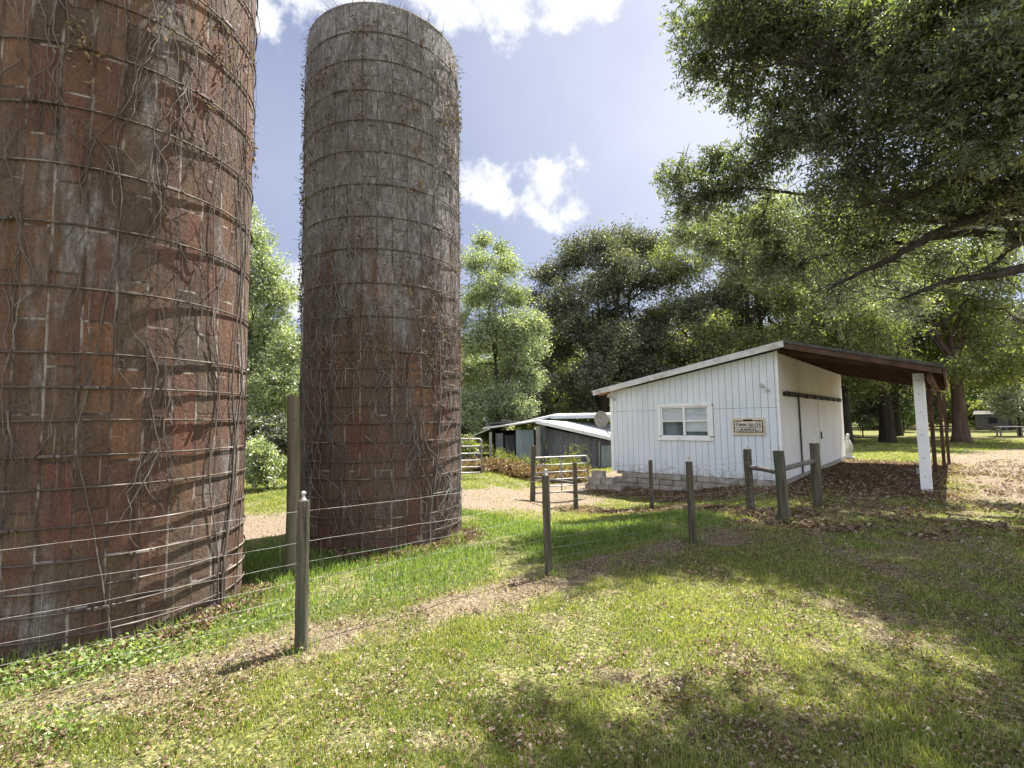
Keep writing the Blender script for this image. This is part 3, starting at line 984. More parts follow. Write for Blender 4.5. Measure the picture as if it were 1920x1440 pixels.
def slab(mb, x0, x1, z0, ztop, y0, y1):
    a = ztop(x0) if callable(ztop) else ztop; b = ztop(x1) if callable(ztop) else ztop
    mb.hexa([(x0, y0, z0), (x1, y0, z0), (x1, y1, z0), (x0, y1, z0), (x0, y0, a), (x1, y0, b), (x1, y1, b), (x0, y1, a)])


mb = MB()
rt = lambda x: roof_z(x) - .135
slab(mb, -WID + .01, wx[0], ZB + .01, rt, .010, .09)
slab(mb, wx[1], -.02, ZB + .01, rt, .010, .09)
slab(mb, wx[0], wx[1], ZB + .01, wz[0], .010, .09)
slab(mb, wx[0], wx[1], wz[1], rt, .010, .09)
mb.build('wall', M['grey'], shed)
# side and rear walls
mb = MB()
rt0 = roof_z(0) - .16
mb.box((-.04, LEN / 2 + .02, (ZB + rt0) / 2), (.08, LEN - .02, rt0 - ZB))
dw = mb.build('wall', M['doorwhite'], shed)
mb = MB()
rtl = roof_z(-WID) - .14
mb.box((-WID + .04, LEN / 2 + .05, (ZB + rtl) / 2), (.08, LEN - .1, rtl - ZB))
slab(mb, -WID + .08, -.08, ZB, rt, LEN - .08, LEN)
mb.build('wall', M['white'], shed)
mb = MB(); mb.box((-WID / 2, LEN / 2, ZB - .04), (WID - .12, LEN - .12, .08)); mb.build('floor_slab', M['block'], shed)
# corner boards
mb = MB()
mb.box((-WID - .014, -.006, (ZB + roof_z(-WID) - .14) / 2 + .0), (.10, .06, roof_z(-WID) - .14 - ZB))
mb.build('corner_board', M['whitetrim'], shed); mb = MB()
mb.box((.006, -.004, (ZB + rt0) / 2 + .02), (.045, .05, rt0 - ZB + .03))
mb.build('corner_board', M['whitetrim'], shed)
# foundation blocks
mb = MB()
for row in range(3):
    zt = ZB - .015 - row * .16
    x0 = -WID + (.0 if row % 2 else -.12)
    while x0 < -.02:
        L = .39 + rng.normal() * .03
        a = max(x0, -WID); b = min(x0 + L, -.02)
        if b - a > .06 and not (row == 0 and rng.random() < .12):
            j = rng.normal() * .012
            mb.box(((a + b) / 2, .07 + j, zt - .075), (b - a - .012, .2, .148), Matrix.Rotation(rng.normal() * .01, 3, 'Z'))
        x0 += L
mb.build('foundation', M['block'], shed, bevel=.012)
mb = MB(); mb.box((-.06, LEN / 2, ZB - .17), (.12, LEN, .3)); mb.build('foundation', M['block'], shed)

# window
win = MB()
fx = .055
zc = (wz[0] + wz[1]) / 2; xc = (wx[0] + wx[1]) / 2
for (cx, cz, sx, sz) in ((xc, wz[1] + .0, wx[1] - wx[0] + .16, .09), (xc, wz[0] - .03, wx[1] - wx[0] + .22, .10), (wx[0] - .03, zc, .09, wz[1] - wz[0] - .09), (wx[1] + .045, zc, .12, wz[1] - wz[0] - .09)):
    win.box((cx, -.028, cz), (sx, .05, sz))
win = win.build('window', M['whitetrim'], shed, bevel=.006)
mb = MB()
inx0, inx1, inz0, inz1 = wx[0] + .016, wx[1] - .016, wz[0] + .022, wz[1] - .046
midz = (inz0 + inz1) / 2 + .02
mb.box((xc, .0, inz1 - .02), (inx1 - inx0, .05, .04)); mb.box((xc, .0, inz0 + .02), (inx1 - inx0, .05, .04))
for xx in (inx0 + .02, inx1 - .02): mb.box((xx, .0, zc), (.04, .046, inz1 - inz0 - .08))
mb.box((xc, -.004, zc), (.06, .06, inz1 - inz0 - .084))
for xx0, xx1 in ((inx0 + .04, xc - .03), (xc + .03, inx1 - .04)): mb.box(((xx0 + xx1) / 2, .0, midz), (xx1 - xx0, .044, .04))
mb.build('sash', M['whitetrim'], win)


def m_glass():
    m, nt, out = new_mat('window_glass')
    t = nd(nt, 'ShaderNodeBsdfTransparent'); t.inputs[0].default_value = (.90, .92, .93, 1)
    gl = nd(nt, 'ShaderNodeBsdfGlossy'); gl.inputs['Roughness'].default_value = .03
    tc = nd(nt, 'ShaderNodeTexCoord')
    nt.links.new(bump(nt, noise(nt, tc.outputs['Object'], 2.2, 2), .2, .02), gl.inputs['Normal'])
    mx = nd(nt, 'ShaderNodeMixShader'); mx.inputs[0].default_value = .012
    nt.links.new(t.outputs[0], mx.inputs[1]); nt.links.new(gl.outputs[0], mx.inputs[2]); nt.links.new(mx.outputs[0], out.inputs[0])
    return m


M['glass'] = m_glass()
for xx0, xx1 in ((inx0 + .03, xc - .02), (xc + .02, inx1 - .03)):
    for z0, z1 in ((inz0 + .03, midz - .01), (midz + .01, inz1 - .03)):
        mb = MB(); mb.box(((xx0 + xx1) / 2, .006, (z0 + z1) / 2), (xx1 - xx0, .004, z1 - z0)); mb.build('pane', M['glass'], win)
mb = MB()
zz = inz1
for k in range(26):
    zz -= .036
    for xx0, xx1, lowest in ((inx0 + .03, xc - .02, midz + .02), (xc + .02, inx1 - .03, midz - .30)):
        if zz > lowest:
            mb.box(((xx0 + xx1) / 2, (.022 + rng.normal() * .001), zz), (xx1 - xx0, .006, .0345), Matrix.Rotation(R(4) + rng.normal() * .03, 3, 'X'))
mb.build('blind', M['blind'], win)
mb = MB(); mb.box((xc, .10, zc), (wx[1] - wx[0] + .05, .01, wz[1] - wz[0] + .05)); mb.build('backing', M['bluegrey'], win)

# sliding door on the long wall
mb = MB()
mb.box((.035, (.45 + 9.2) / 2, 2.33), (.05, 8.75, .10)); mb.box((.075, (.45 + 9.2) / 2, 2.385), (.05, 8.75, .025))
for yy in np.arange(.8, 9.2, 1.1): mb.box((.075, yy, 2.335), (.03, .06, .14))
mb.build('door_track', M['black'], shed)


def door_leaf(y0, y1, xo):
    mb = MB(); mb.box((xo, (y0 + y1) / 2, (2.275 + ZB) / 2 + .01), (.035, y1 - y0, 2.26 - ZB))
    d = mb.build('door', M['doorwhite'], shed, bevel=.005)
    return d


door_leaf(2.16, 4.6, .035); d2 = door_leaf(4.68, 9.0, .035)
mb = MB(); mb.box((.03, 2.10, (2.28 + ZB) / 2), (.02, .05, 2.28 - ZB)); mb.build('door_gap', M['black'], shed); mb = MB(); mb.box((.024, 4.64, (2.28 + ZB) / 2), (.012, .045, 2.28 - ZB))
mb.build('door_gap', M['black'], shed)
mb = MB(); mb.box((.07, 4.78, 1.15), (.035, .05, .2)); mb.box((.07, 4.86, 1.05), (.04, .06, .05)); mb.build('latch', M['rail'], d2)

# roof
mb = MB()
th = .035


def sheet(mb, x0, x1, y0, y1, lift, th):
    z0, z1 = roof_z(x0) + lift, roof_z(x1) + lift
    mb.hexa([(x0, y0, z0 - th), (x1, y0, z1 - th), (x1, y1, z1 - th), (x0, y1, z0 - th), (x0, y0, z0), (x1, y0, z1), (x1, y1, z1), (x0, y1, z0)])


sheet(mb, EAVE_L, RIDGE_X, YF, YBK, 0.03, th); sheet(mb, RIDGE_X + .001, EAVE_R, YF, YBK, .03, th)
for yy in np.arange(YF + .1, YBK, .3):                          # raised ribs of the roof sheets
    for x0, x1 in ((EAVE_L, RIDGE_X - .03), (RIDGE_X + .03, EAVE_R)):
        z0, z1 = roof_z(x0) + .031, roof_z(x1) + .031
        mb.hexa([(x0, yy - .02, z0), (x1, yy - .02, z1), (x1, yy + .02, z1), (x0, yy + .02, z0), (x0, yy - .01, z0 + .022), (x1, yy - .01, z1 + .022), (x1, yy + .01, z1 + .022), (x0, yy + .01, z0 + .022)])
roof = mb.build('roof', M['metalroof'], shed)
mb = MB()
sheet(mb, EAVE_L + .04, RIDGE_X, YF - .005, YF + .03, -.008, .115)
mb.build('fascia', M['fascia'], shed)
mb = MB()
sheet(mb, RIDGE_X + .002, EAVE_R - .03, YF + .0, YF + .04, -.008, .15)
mb.build('fascia', M['redwood'], shed)
mb = MB()
sheet(mb, RIDGE_X + .002, EAVE_R + .012, YF - .03, YF - .012, .045, .07)
mb.build('drip_edge', M['felt'], shed)
mb = MB()
ze = roof_z(EAVE_R) - .01
mb.hexa([(EAVE_R - .02, YF + .02, ze - .16), (EAVE_R + .02, YF + .02, ze - .16), (EAVE_R + .02, YBK, ze - .16), (EAVE_R - .02, YBK, ze - .16),
         (EAVE_R - .02, YF + .02, ze), (EAVE_R + .02, YF + .02, ze), (EAVE_R + .02, YBK, ze), (EAVE_R - .02, YBK, ze)])
mb.build('fascia', M['fascia_r'] if 'fascia_r' in M else M['redwood'], shed)
mb = MB()
sheet(mb, .02, EAVE_R - .03, YF + .05, YBK - .02, -.008, .018)
mb.build('soffit', M['ply'], shed)
for yy in np.arange(.35, YBK, .61):
    mb = MB()
    sheet(mb, .01, EAVE_R - .04, yy, yy + .042, -.028, .14)
    mb.build('rafter', M['redwood'], shed)
for yy in np.arange(-.1, YBK, .9):
    mb = MB()
    sheet(mb, EAVE_L + .12, -WID - .02, yy, yy + .045, -.005, .14)
    mb.build('rafter', M['orangewood'], shed)
PXL = 2.72
beam_top = roof_z(PXL) - .17
mb = MB(); mb.box((PXL + .2, (YF + .12 + YBK - .1) / 2, beam_top - .14), (.09, YBK - YF - .25, .18)); mb.build('beam', M['redwood'], shed)


def wpt(lx, ly):
    p = A0 + SX * lx + SY * ly
    return p


# white boxed post and three brown posts
ly = .52
pw = wpt(PXL, ly); g0 = gz(pw.x, pw.y)
mb = MB(); hp = beam_top - .02
mb.box((PXL, ly, (g0 - .02 + hp) / 2), (.2, .2, hp - g0 + .02))
wp = mb.build('post', M['whitetrim'], shed, bevel=.006); tag(wp, 'white painted square carport post')
for zz in (.35, .75, 1.25, 1.75, 2.15, 2.45):
    mb = MB(); mb.lathe([(.001, -.006), (.013, -.006), (.013, .006), (.001, .006)], 10, (PXL - .01, ly - .103, zz + g0 * .5))
    mb.build('bolt', M['black'], wp)
mb = MB(); mb.box((PXL - .13, ly - .02, g0 + .42), (.06, .08, .13)); mb.build('outlet_box', M['gate'], wp)
for xx_, yy in ((2.82, 3.5), (2.966, 6.5), (3.06, 9.5)):
    q_ = wpt(xx_, yy); gg = gz(q_.x, q_.y)
    mb = MB(); mb.box((xx_, yy, (gg - .05 + beam_top - .235) / 2), (.09, .09, beam_top - .235 - gg + .05))
    mb.build('post', M['redwood'], shed, bevel=.004)


def flood(x, y, z, ang):
    mb = MB()
    mb.tube([(x, y, z), (x, y - .05, z)], .04, 12)
    mb.tube([(x, y - .04, z), (x - .04, y - .09, z + .05), (x - .06, y - .14, z + .09)], .012, 8)
    mb.tube([(x - .05, y - .11, z + .08), (x - .075, y - .17, z + .10), (x - .10, y - .23, z + .115)], [.028, .042, .055], 12)
    return mb.build('floodlight', M['stone'], shed, smooth=True)


flood(-.22, -.014, 2.42, 0); flood(-WID + .10, -.014, 2.36, 0)

# ------------------------------------------------------------------ sign
sx0, sx1, sz0, sz1 = -1.11, -.33, 1.285, 1.73
sc = A0 + SX * ((sx0 + sx1) / 2) + SY * (-.016)
sign = empty('ranch_sign', (sc.x, sc.y, 0), rz, 'cream name board lettered TWIN SILOS RANCH on the white shed wall', 'sign')
W2 = (sx1 - sx0) / 2
mb = MB(); mb.box((0, -.02, (sz0 + sz1) / 2), (W2 * 2, .04, sz1 - sz0)); mb.build('board', M['cream'], sign, bevel=.006)
pz0, pz1 = sz0 + .075, sz1 - .065; pw2 = W2 - .04
mb = MB(); mb.box((0, -.045, (pz0 + pz1) / 2), (pw2 * 2, .010, pz1 - pz0)); mb.build('panel', M['signpanel'], sign)
mb = MB()
t_ = .018
mb.box((0, -.053, pz1 - t_ / 2), (pw2 * 2, .012, t_)); mb.box((0, -.053, pz0 + t_ / 2), (pw2 * 2, .012, t_))
for s_ in (-1, 1): mb.box((s_ * (pw2 - t_ / 2), -.053, (pz0 + pz1) / 2), (t_, .012, pz1 - pz0 - 2 * t_))
mb.box((0, -.056, pz1), (.22, .018, .05))
mb.box((0, -.053, (pz0 + pz1) / 2 - .035), (pw2 * 2 - 2 * t_, .010, .010))
mb.build('border', M['signdark'], sign)
mb = MB()
for s_ in (-1, 1):
    for (cx, cz, r0) in ((pw2 - .09, pz1 - .05, .035), (pw2 - .09, pz0 + .05, .03), (pw2 - .15, pz0 + .035, .02), (pw2 - .16, pz1 - .035, .02)):
        th_ = np.linspace(0, 4.5, 14)
        mb = MB(); mb.tube(np.stack([s_ * (cx + r0 * (1 - th_ / 7) * np.cos(th_)), 0 * th_ - .052, cz + r0 * (1 - th_ / 7) * np.sin(th_)], -1), .006, 6)
        mb.build('scroll', M['signdark'], sign)


def text(body, size, x, z, parent, mat, w=None):
    cu = bpy.data.curves.new('lettering', 'FONT'); cu.body = body; cu.size = size; cu.align_x = 'CENTER'; cu.align_y = 'CENTER'; cu.extrude = .004; cu.offset = .0022
    cu.space_character = 1.12
    o = bpy.data.objects.new('lettering_source', cu); COL.objects.link(o)
    bpy.context.view_layer.update()
    dg = bpy.context.evaluated_depsgraph_get()
    me = bpy.data.meshes.new_from_object(o.evaluated_get(dg))
    bpy.data.objects.remove(o)
    if w:
        xs_ = [v.co.x for v in me.vertices]; k = w / (max(xs_) - min(xs_))
        for v in me.vertices: v.co.x *= k
    me.materials.clear(); me.materials.append(mat)
    n = bpy.data.objects.new('lettering', me); COL.objects.link(n); n.parent = parent
    n.location = (x, -.055, z); n.rotation_euler = (R(90), 0, 0)
    return n


text('TWIN', .11, -.172, (pz0 + pz1) / 2 + .03, sign, M['signdark'], .27)
text('SILOS', .11, .155, (pz0 + pz1) / 2 + .03, sign, M['signdark'], .30)
text('RANCH', .085, 0, pz0 + .063, sign, M['signdark'], .36)

# ------------------------------------------------------------------ satellite dish at the shed's far-left corner
dpos = P(1128, 786, 15.75)
dish = empty('satellite_dish', dpos, 0, 'small grey satellite dish at the left corner of the white shed', 'satellite dish')
rot = Matrix.Rotation(R(-25), 3, 'Z') @ Matrix.Rotation(R(100), 3, 'X')
mb = MB()
prof = [(0.001, 0)] + [(r_, .35 * r_ * r_) for r_ in np.linspace(.05, .27, 7)]
mb.lathe(prof + [(r_, z_ + .012) for r_, z_ in prof[::-1]], 28)
mb.v = [np.array([tuple(rot @ Vector((p[0] * .85, p[1], p[2]))) for p in v]) for v in mb.v]
mb.build('reflector', M['dish'], dish, smooth=True)
mb = MB(); tip = rot @ Vector((0, .0, .36)); mb.tube([rot @ Vector((0, -.24, .03)), rot @ Vector((0, -.12, .22)), tip], .01, 8); mb.tube([tip, tip + Vector((.0, -.05, .03))], .03, 10)
mb.build('feed_arm', M['gate'], dish)
wl = A0 + SX * (-WID - .03) + SY * .25
mb = MB(); wv = Vector((wl.x, wl.y, 1.05)) - dpos
mb.tube([(0, .06, -.05), (.05, .08, -.25), wv * .7 + Vector((0, 0, -.1)), wv + Vector((0, 0, -.12))], .018, 8)
mb.build('mast', M['gate'], dish, smooth=True)

# ------------------------------------------------------------------ block pile beside the shed
bt = None
spots = [(1117, 920, 0), (1132, 921, 0), (1147, 922, 0), (1119, 907, 1), (1136, 908, 1), (1125, 897, 2)]
labels_b = ['grey concrete block at bottom left of the pile by the shed', 'grey concrete block in the middle of the pile bottom row', 'grey concrete block at bottom right, against the shed foundation',
            'grey concrete block upper left, over the gate end', 'grey concrete block upper right in the pile by the shed', 'grey concrete block topmost on the pile by the shed']
base = G(1117, 921, -.33); ddir = SX
for i, (px, py, lv) in enumerate(spots):
    if bt is None:
        bt = empty('concrete_block', (0, 0, 0)); mb = MB()
        L, Wd, Hb = .39, .19, .19
        mb.box((0, -Wd / 2 + .016, Hb / 2), (L, .032, Hb)); mb.box((0, Wd / 2 - .016, Hb / 2), (L, .032, Hb))
        for xx in (-L / 2 + .016, 0, L / 2 - .016): mb.box((xx, 0, Hb / 2), (.032, Wd - .064, Hb - .002))
        mb.build('shell', M['block'], bt, bevel=.006); o = bt
    else:
        o = copy_tree(bt)
    k = (i, i - 3 + .35, .6)[0 if lv == 0 else 1 if lv == 1 else 2]
    p = Vector((2.62, 14.85, 0)) + ddir * (.41 * k - .35)
    o.location = (p.x, p.y, gz(p.x, p.y) - .02 + lv * .192); o.rotation_euler = (0, 0, rz + rng.normal() * .06)
    tag(o, labels_b[i], 'concrete block', 'concrete blocks piled by the shed')
# plank table on post next to the pile
mb = MB()

# ------------------------------------------------------------------ old low barn
barn = empty('old_barn', (0, 22.4, -.42), 0, 'low grey open-fronted barn with pale tin roofs left of the white shed', 'barn')
ZB0 = 22.4


def BP(px, py, dep=22.4):
    p = P(px, py, dep); return Vector((p.x, p.y - 22.4, p.z + .42))


def bslab(mb, pts, th):
    """a roof sheet through four points given front-left, front-right, back-right, back-left"""
    d = Vector((0, 0, th))
    mb.hexa([tuple(Vector(p) - d) for p in pts] + [tuple(p) for p in pts])


# right-hand enclosure and its white tin roof
mb = MB(); bslab(mb, [BP(1004, 787), BP(1152, 821), BP(1176, 797, 27.5), BP(1030, 787, 27.5)], .04)
r1 = mb.build('roof', M['barnroof'], barn)
mb = MB(); a = BP(1004, 788, 22.37); b = BP(1152, 822, 22.37); mb.hexa([(a.x, a.y, a.z - .13), (b.x, b.y, b.z - .13), (b.x, b.y + .03, b.z - .13), (a.x, a.y + .03, a.z - .13), tuple(a), tuple(b), (b.x, b.y + .03, b.z), (a.x, a.y + .03, a.z)])
mb.build('fascia', M['whitetrim'], barn)
mb = MB()
a = BP(1013, 795, 22.6); b = BP(1150, 824, 22.6)
for k in range(13):
    t0, t1 = k / 13, (k + .96) / 13
    xa, xb = a.x + (b.x - a.x) * t0, a.x + (b.x - a.x) * t1
    za, zb = a.z + (b.z - a.z) * t0 - .12, a.z + (b.z - a.z) * t1 - .12
    mb.hexa([(xa, .2, -.1), (xb, .2, -.1), (xb, .24, -.1), (xa, .24, -.1), (xa, .2, za), (xb, .2, zb), (xb, .24, zb), (xa, .24, za)])
mb.build('wall', M['grey'], barn)
mb = MB(); p = BP(1124, 830); mb.box((p.x, .14, .55), (.07, .06, 1.25)); mb.build('post', M['barnpost'], barn)
mb = MB(); p0, p1 = BP(1127, 838, 22.5), BP(1150, 878, 22.5); mb.box(((p0.x + p1.x) / 2, .12, .5), (p1.x - p0.x, .04, 1.0)); mb.build('panel', M['bluegrey'], barn)
# middle bay
mb = MB(); p = BP(1009, 830); mb.box((p.x, -.05, .92), (.20, .16, 1.95)); mb.build('post', M['barnpost'], barn)
mb = MB(); p = BP(920, 830); mb.box((p.x, -.02, .82), (.12, .12, 1.7)); mb.build('post', M['barnpost'], barn)
mb = MB(); p = BP(936, 830); mb.box((p.x, .3, .8), (.34, .05, 1.6)); mb.build('wall', M['grey'], barn)
mb = MB(); p0, p1 = BP(967, 806, 22.8), BP(1002, 872, 22.8); mb.box(((p0.x + p1.x) / 2, .4, p0.z / 2), (p1.x - p0.x, .05, p0.z)); mb.build('door', M['bluegrey'], barn)
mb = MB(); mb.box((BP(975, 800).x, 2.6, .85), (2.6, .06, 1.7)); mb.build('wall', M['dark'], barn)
mb = MB(); mb.box((BP(955, 800).x, .95, .75), (.45, .05, 1.5)); mb.build('wall', M['grey'], barn)
mb = MB(); bslab(mb, [BP(905, 803), BP(1010, 788), BP(1020, 783, 26), BP(915, 796, 26)], .05); mb.build('roof', M['metalroof'], barn)
mb = MB(); bslab(mb, [BP(916, 793, 23.6), BP(990, 791, 23.6), BP(1000, 786, 27), BP(925, 789, 27)], .06); mb.build('roof', M['rail'], barn)
# upper roof behind
mb = MB(); bslab(mb, [BP(985, 789, 24), BP(1032, 779, 24), BP(1045, 775, 28), BP(995, 786, 28)], .10); mb.build('roof', M['barnroof'], barn)
mb = MB(); bslab(mb, [BP(1032.5, 779, 24), BP(1160, 777, 24), BP(1170, 773, 28), BP(1045.5, 775, 28)], .16); mb.build('roof', M['barnroof'], barn)
mb = MB()
a = BP(1032, 778, 23.97); b = BP(1160, 776, 23.97)
for k in range(46):
    xx = a.x + (b.x - a.x) * k / 45; mb.box((xx, 1.6, a.z + .012), (.035, .06, .03))
mb.build('corrugation', M['metalroof'], barn)
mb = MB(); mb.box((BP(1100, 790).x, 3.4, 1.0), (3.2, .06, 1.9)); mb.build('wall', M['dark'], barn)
# left lean-to
mb = MB(); bslab(mb, [BP(846, 832), BP(918, 803), BP(924, 801, 26), BP(852, 828, 26)], .05); mb.build('roof', M['metalroof'], barn)
mb = MB(); p0, p1 = BP(850, 834, 22.7), BP(905, 880, 22.7); mb.box(((p0.x + p1.x) / 2, .3, .5), (p1.x - p0.x, .05, 1.05)); mb.build('wall', M['grey'], barn)

# dry ferns heaped in front of the barn
mb = MB()
for k in range(340):
    px = rng.uniform(872, 1092); dep = rng.uniform(17.2, 19.6)
    p = P(px, 800, dep); z0 = gz(p.x, p.y)
    hgt = rng.uniform(.12, .7) * (1 - .35 * abs(px - 960) / 130) * (.6 + .8 * float(vnoise(px * .05, dep * 2)))
    for f_ in range(3):
        az = rng.random() * 6.28; L = rng.uniform(.25, .5)
        t = np.linspace(0, 1, 9)[1:]
        c = np.stack([p.x + np.cos(az) * L * t, p.y + np.sin(az) * L * t, z0 + hgt * (1.6 * t - 1.1 * t * t) + .02], -1)
        c = np.repeat(c, 2, 0) + rng.normal(size=(16, 3)) * .035
        mb.leaves(c, .13, .045, .3, .2)
o = mb.build('dry_ferns', M['redleaf'], rnd=True); tag(o, 'rust brown dried ferns heaped before the old barn', 'ferns', kind='stuff')
mb = MB()
for k in range(260):
    px = rng.choice([rng.uniform(930, 990), rng.uniform(985, 1085), rng.uniform(1030, 1100)]); dep = rng.uniform(18.6, 21)
    p = P(px, 800, dep); z0 = gz(p.x, p.y); h_ = rng.uniform(.35, .75)
    if px > 1060 and rng.random() < .5: h_ *= 1.7
    m_ = 14
    t = rng.random(m_)
    mb.leaves(np.stack([p.x + rng.normal(size=m_) * .1, p.y + rng.normal(size=m_) * .1, z0 + h_ * t], -1), .11, .028, .2, 0, dirs=np.tile([0, 0, 1.0], (m_, 1)))
o = mb.build('tall_weeds', M['weed'], rnd=True); tag(o, 'yellow green weeds standing against the old barn', 'weeds', kind='stuff')

# broad-leaved weeds and creepers on the ground along the fence
mb = MB()
for (px, py, n_, sp) in ((130, 1270, 700, .34), (110, 1385, 160, .14), (250, 1240, 400, .25), (1580, 950, 90, .2), (1430, 935, 160, .25), (420, 1180, 160, .3), (640, 1040, 180, .3)):
    p = G(px, py); 
    x = p.x + rng.normal(size=n_) * sp; y = p.y + rng.normal(size=n_) * sp * .6
    mb.leaves(np.stack([x, y, terrain(x, y) + rng.uniform(.03, .14, n_)], -1), .032, .022, .15, 1.0)
o = mb.build('ground_weeds', M['lush'], rnd=True); tag(o, 'broad leaved weeds growing along the wire fence', 'weeds', kind='stuff')

# ------------------------------------------------------------------ trees


def bez(a, b, lift, n, wob):
    a = np.array(a, float); b = np.array(b, float)
    m = (a + b) / 2 + np.array(lift)
    t = np.linspace(0, 1, n)[:, None]
    p = (1 - t) ** 2 * a + 2 * t * (1 - t) * m + t * t * b
    w = rng.normal(size=(n, 3)) * wob; w[0] = 0; w[-1] = 0
    w = (w + np.roll(w, 1, 0)) / 2
    return p + w


def crown_leaves(mb, clumps, total, L, W, up=.3, sub_r=.22, per=34, shell=.5):
    wts = np.array([np.prod(np.array(r)) ** (2 / 3) for c, r in clumps]); wts /= wts.sum()
    centres = []; sprays = []
    for (c, r), w in zip(clumps, wts):
        n = max(1, int(total * w / per))
        d = rng.normal(size=(n, 3)); d /= np.linalg.norm(d, axis=1)[:, None]
        rad = rng.random(n) ** shell
        cc = np.array(c) + d * rad[:, None] * np.array(r)
        centres.append(cc)
        sd_ = d + rng.normal(size=(n, 3)) * .7; sd_[:, 2] = sd_[:, 2] * .5 - .12
        sd_ /= np.linalg.norm(sd_, axis=1)[:, None]
        tt = rng.random((n, per)) * 2 - 1
        pts = (cc[:, None, :] + sd_[:, None, :] * (tt * sub_r * 1.9)[:, :, None]).reshape(-1, 3) + rng.normal(size=(n * per, 3)) * sub_r * np.array([.55, .55, .4])
        sprays.append((cc, sd_))
        tone = np.repeat(np.clip(rng.normal(size=n) * .18 + .42, 0, 1), per)
        mb.leaves(pts, L, W, .2, up, r=np.clip(tone + rng.normal(size=n * per) * .18, 0, 1))
    mb.sprays = sprays
    return centres


def moss_strands(mb, anchors, n, Lr, w):
    for i in range(n):
        p = anchors[rng.integers(len(anchors))] + rng.normal(size=3) * .3
        L = rng.uniform(*Lr)
        k = 7
        t = np.linspace(0, 1, k)
        for s in range(3):
            o = rng.normal(size=2) * .06
            c = np.stack([p[0] + o[0] + rng.normal(size=k) * .02, p[1] + o[1] + rng.normal(size=k) * .02, p[2] - L * t * rng.uniform(.6, 1)], -1)
            mb.leaves(c, L / k * 2.2, w, .3, 0, dirs=np.tile([0, 0, -1.0], (k, 1)))


def make_tree(name, label, base, H, clumps, trunk_r, fork, nleaf, L, W, leaf, bark, group=None, moss=0, lean=(0, 0), flare=1.5, limb_k=.5, per=34, sub_r=.22, cat='tree', twigs=5, up=.3, shell=.5, limbs=None, spray_twigs=False):
    """base world point; clumps in coordinates relative to the base"""
    root = empty(name, base, 0, label, cat, group)
    mb = MB()
    n = 12
    z = np.linspace(-.15, fork, n)
    t = np.linspace(0, 1, n)
    pts = np.stack([lean[0] * t ** 1.3 + rng.normal(size=n) * .02 * trunk_r, lean[1] * t ** 1.3 + rng.normal(size=n) * .02 * trunk_r, z], -1)
    rad = trunk_r * (1 + (flare - 1) * np.exp(-t * 6)) * (1 - .28 * t)
    mb.tube(pts, rad, 16, True, .14)
    fk = pts[-1]
    cs = sorted(clumps, key=lambda c: -np.prod(c[1]))
    nl = len(cs)
    heads = []
    for i, (c, r) in enumerate(cs):
        c = np.array(c, float)
        if i < 6 or not heads:
            start = fk + np.array([0, 0, -trunk_r * .3]); r0 = trunk_r * rng.uniform(.38, .58)
        else:
            j = int(np.argmin([np.linalg.norm(h[0][len(h[0]) // 2] - c) for h in heads]))
            k = len(heads[j][0]) // 2
            start = heads[j][0][k]; r0 = heads[j][1][k] * .75
        d = np.linalg.norm(c - start)
        p = bez(start, c, (0, 0, d * .10), 9, d * .035)
        rr = np.linspace(r0, max(.012, r0 * .18), 9)
        mb.tube(p, rr, 8, False, .08)
        heads.append((p, rr))
        for tw in range(twigs):
            dd = rng.normal(size=3); dd /= np.linalg.norm(dd); dd[2] = dd[2] * .6 + .1
            e = c + dd * np.array(r) * .95
            s_ = p[rng.integers(5, 9)]
            mb.tube(bez(s_, e, (0, 0, .1), 6, np.linalg.norm(e - s_) * .06), np.linspace(max(.012, rr[-1] * .8), .006, 6), 5, False)
    tb_ = mb
    for pl, rd in (limbs or ()):
        pl = np.array(pl, float); kk = len(pl)
        t_ = np.linspace(0, kk - 1, kk * 5)
        fine_ = np.stack([np.interp(t_, np.arange(kk), pl[:, j]) for j in range(3)], -1)
        for _ in range(2):
            fine_[1:-1] = (fine_[:-2] + fine_[1:-1] * 2 + fine_[2:]) / 4
        fine_[1:-1] += rng.normal(size=(len(fine_) - 2, 3)) * .018
        tb_.tube(fine_, np.linspace(rd[0], rd[1], len(fine_)), 8, False, .12)
        for q_ in range(len(fine_) * 2):
            i_ = rng.integers(2, len(fine_)); d_ = rng.normal(size=3); d_[2] *= .6; d_ /= np.linalg.norm(d_)
            e_ = fine_[i_] + d_ * rng.uniform(.3, 1.0)
            tb_.tube(bez(fine_[i_], e_, (0, 0, .08), 5, .03), np.linspace(.012, .004, 5), 4, False)
    mb = MB(); cen = crown_leaves(mb, clumps, nleaf, L, W, up, sub_r, per, shell)
    if spray_twigs:
        for cc_, sd_ in mb.sprays:
            for p_, q_ in zip(cc_, sd_):
                tb_.tube([p_ - q_ * sub_r * 2.2, p_ + rng.normal(size=3) * .02, p_ + q_ * sub_r * 2.0], [.007, .005, .002], 3, False)
    tb_.build('trunk', bark, root, smooth=True)
    mb.build('crown', leaf, root, rnd=True)
    if moss:
        mb = MB(); allc = np.concatenate(cen)
        low = allc[allc[:, 2] < np.percentile(allc[:, 2], 65)]
        moss_strands(mb, low, moss, (.4, 1.3), .02)
        mb.build('spanish_moss', M['moss'], root, rnd=True)
    return root


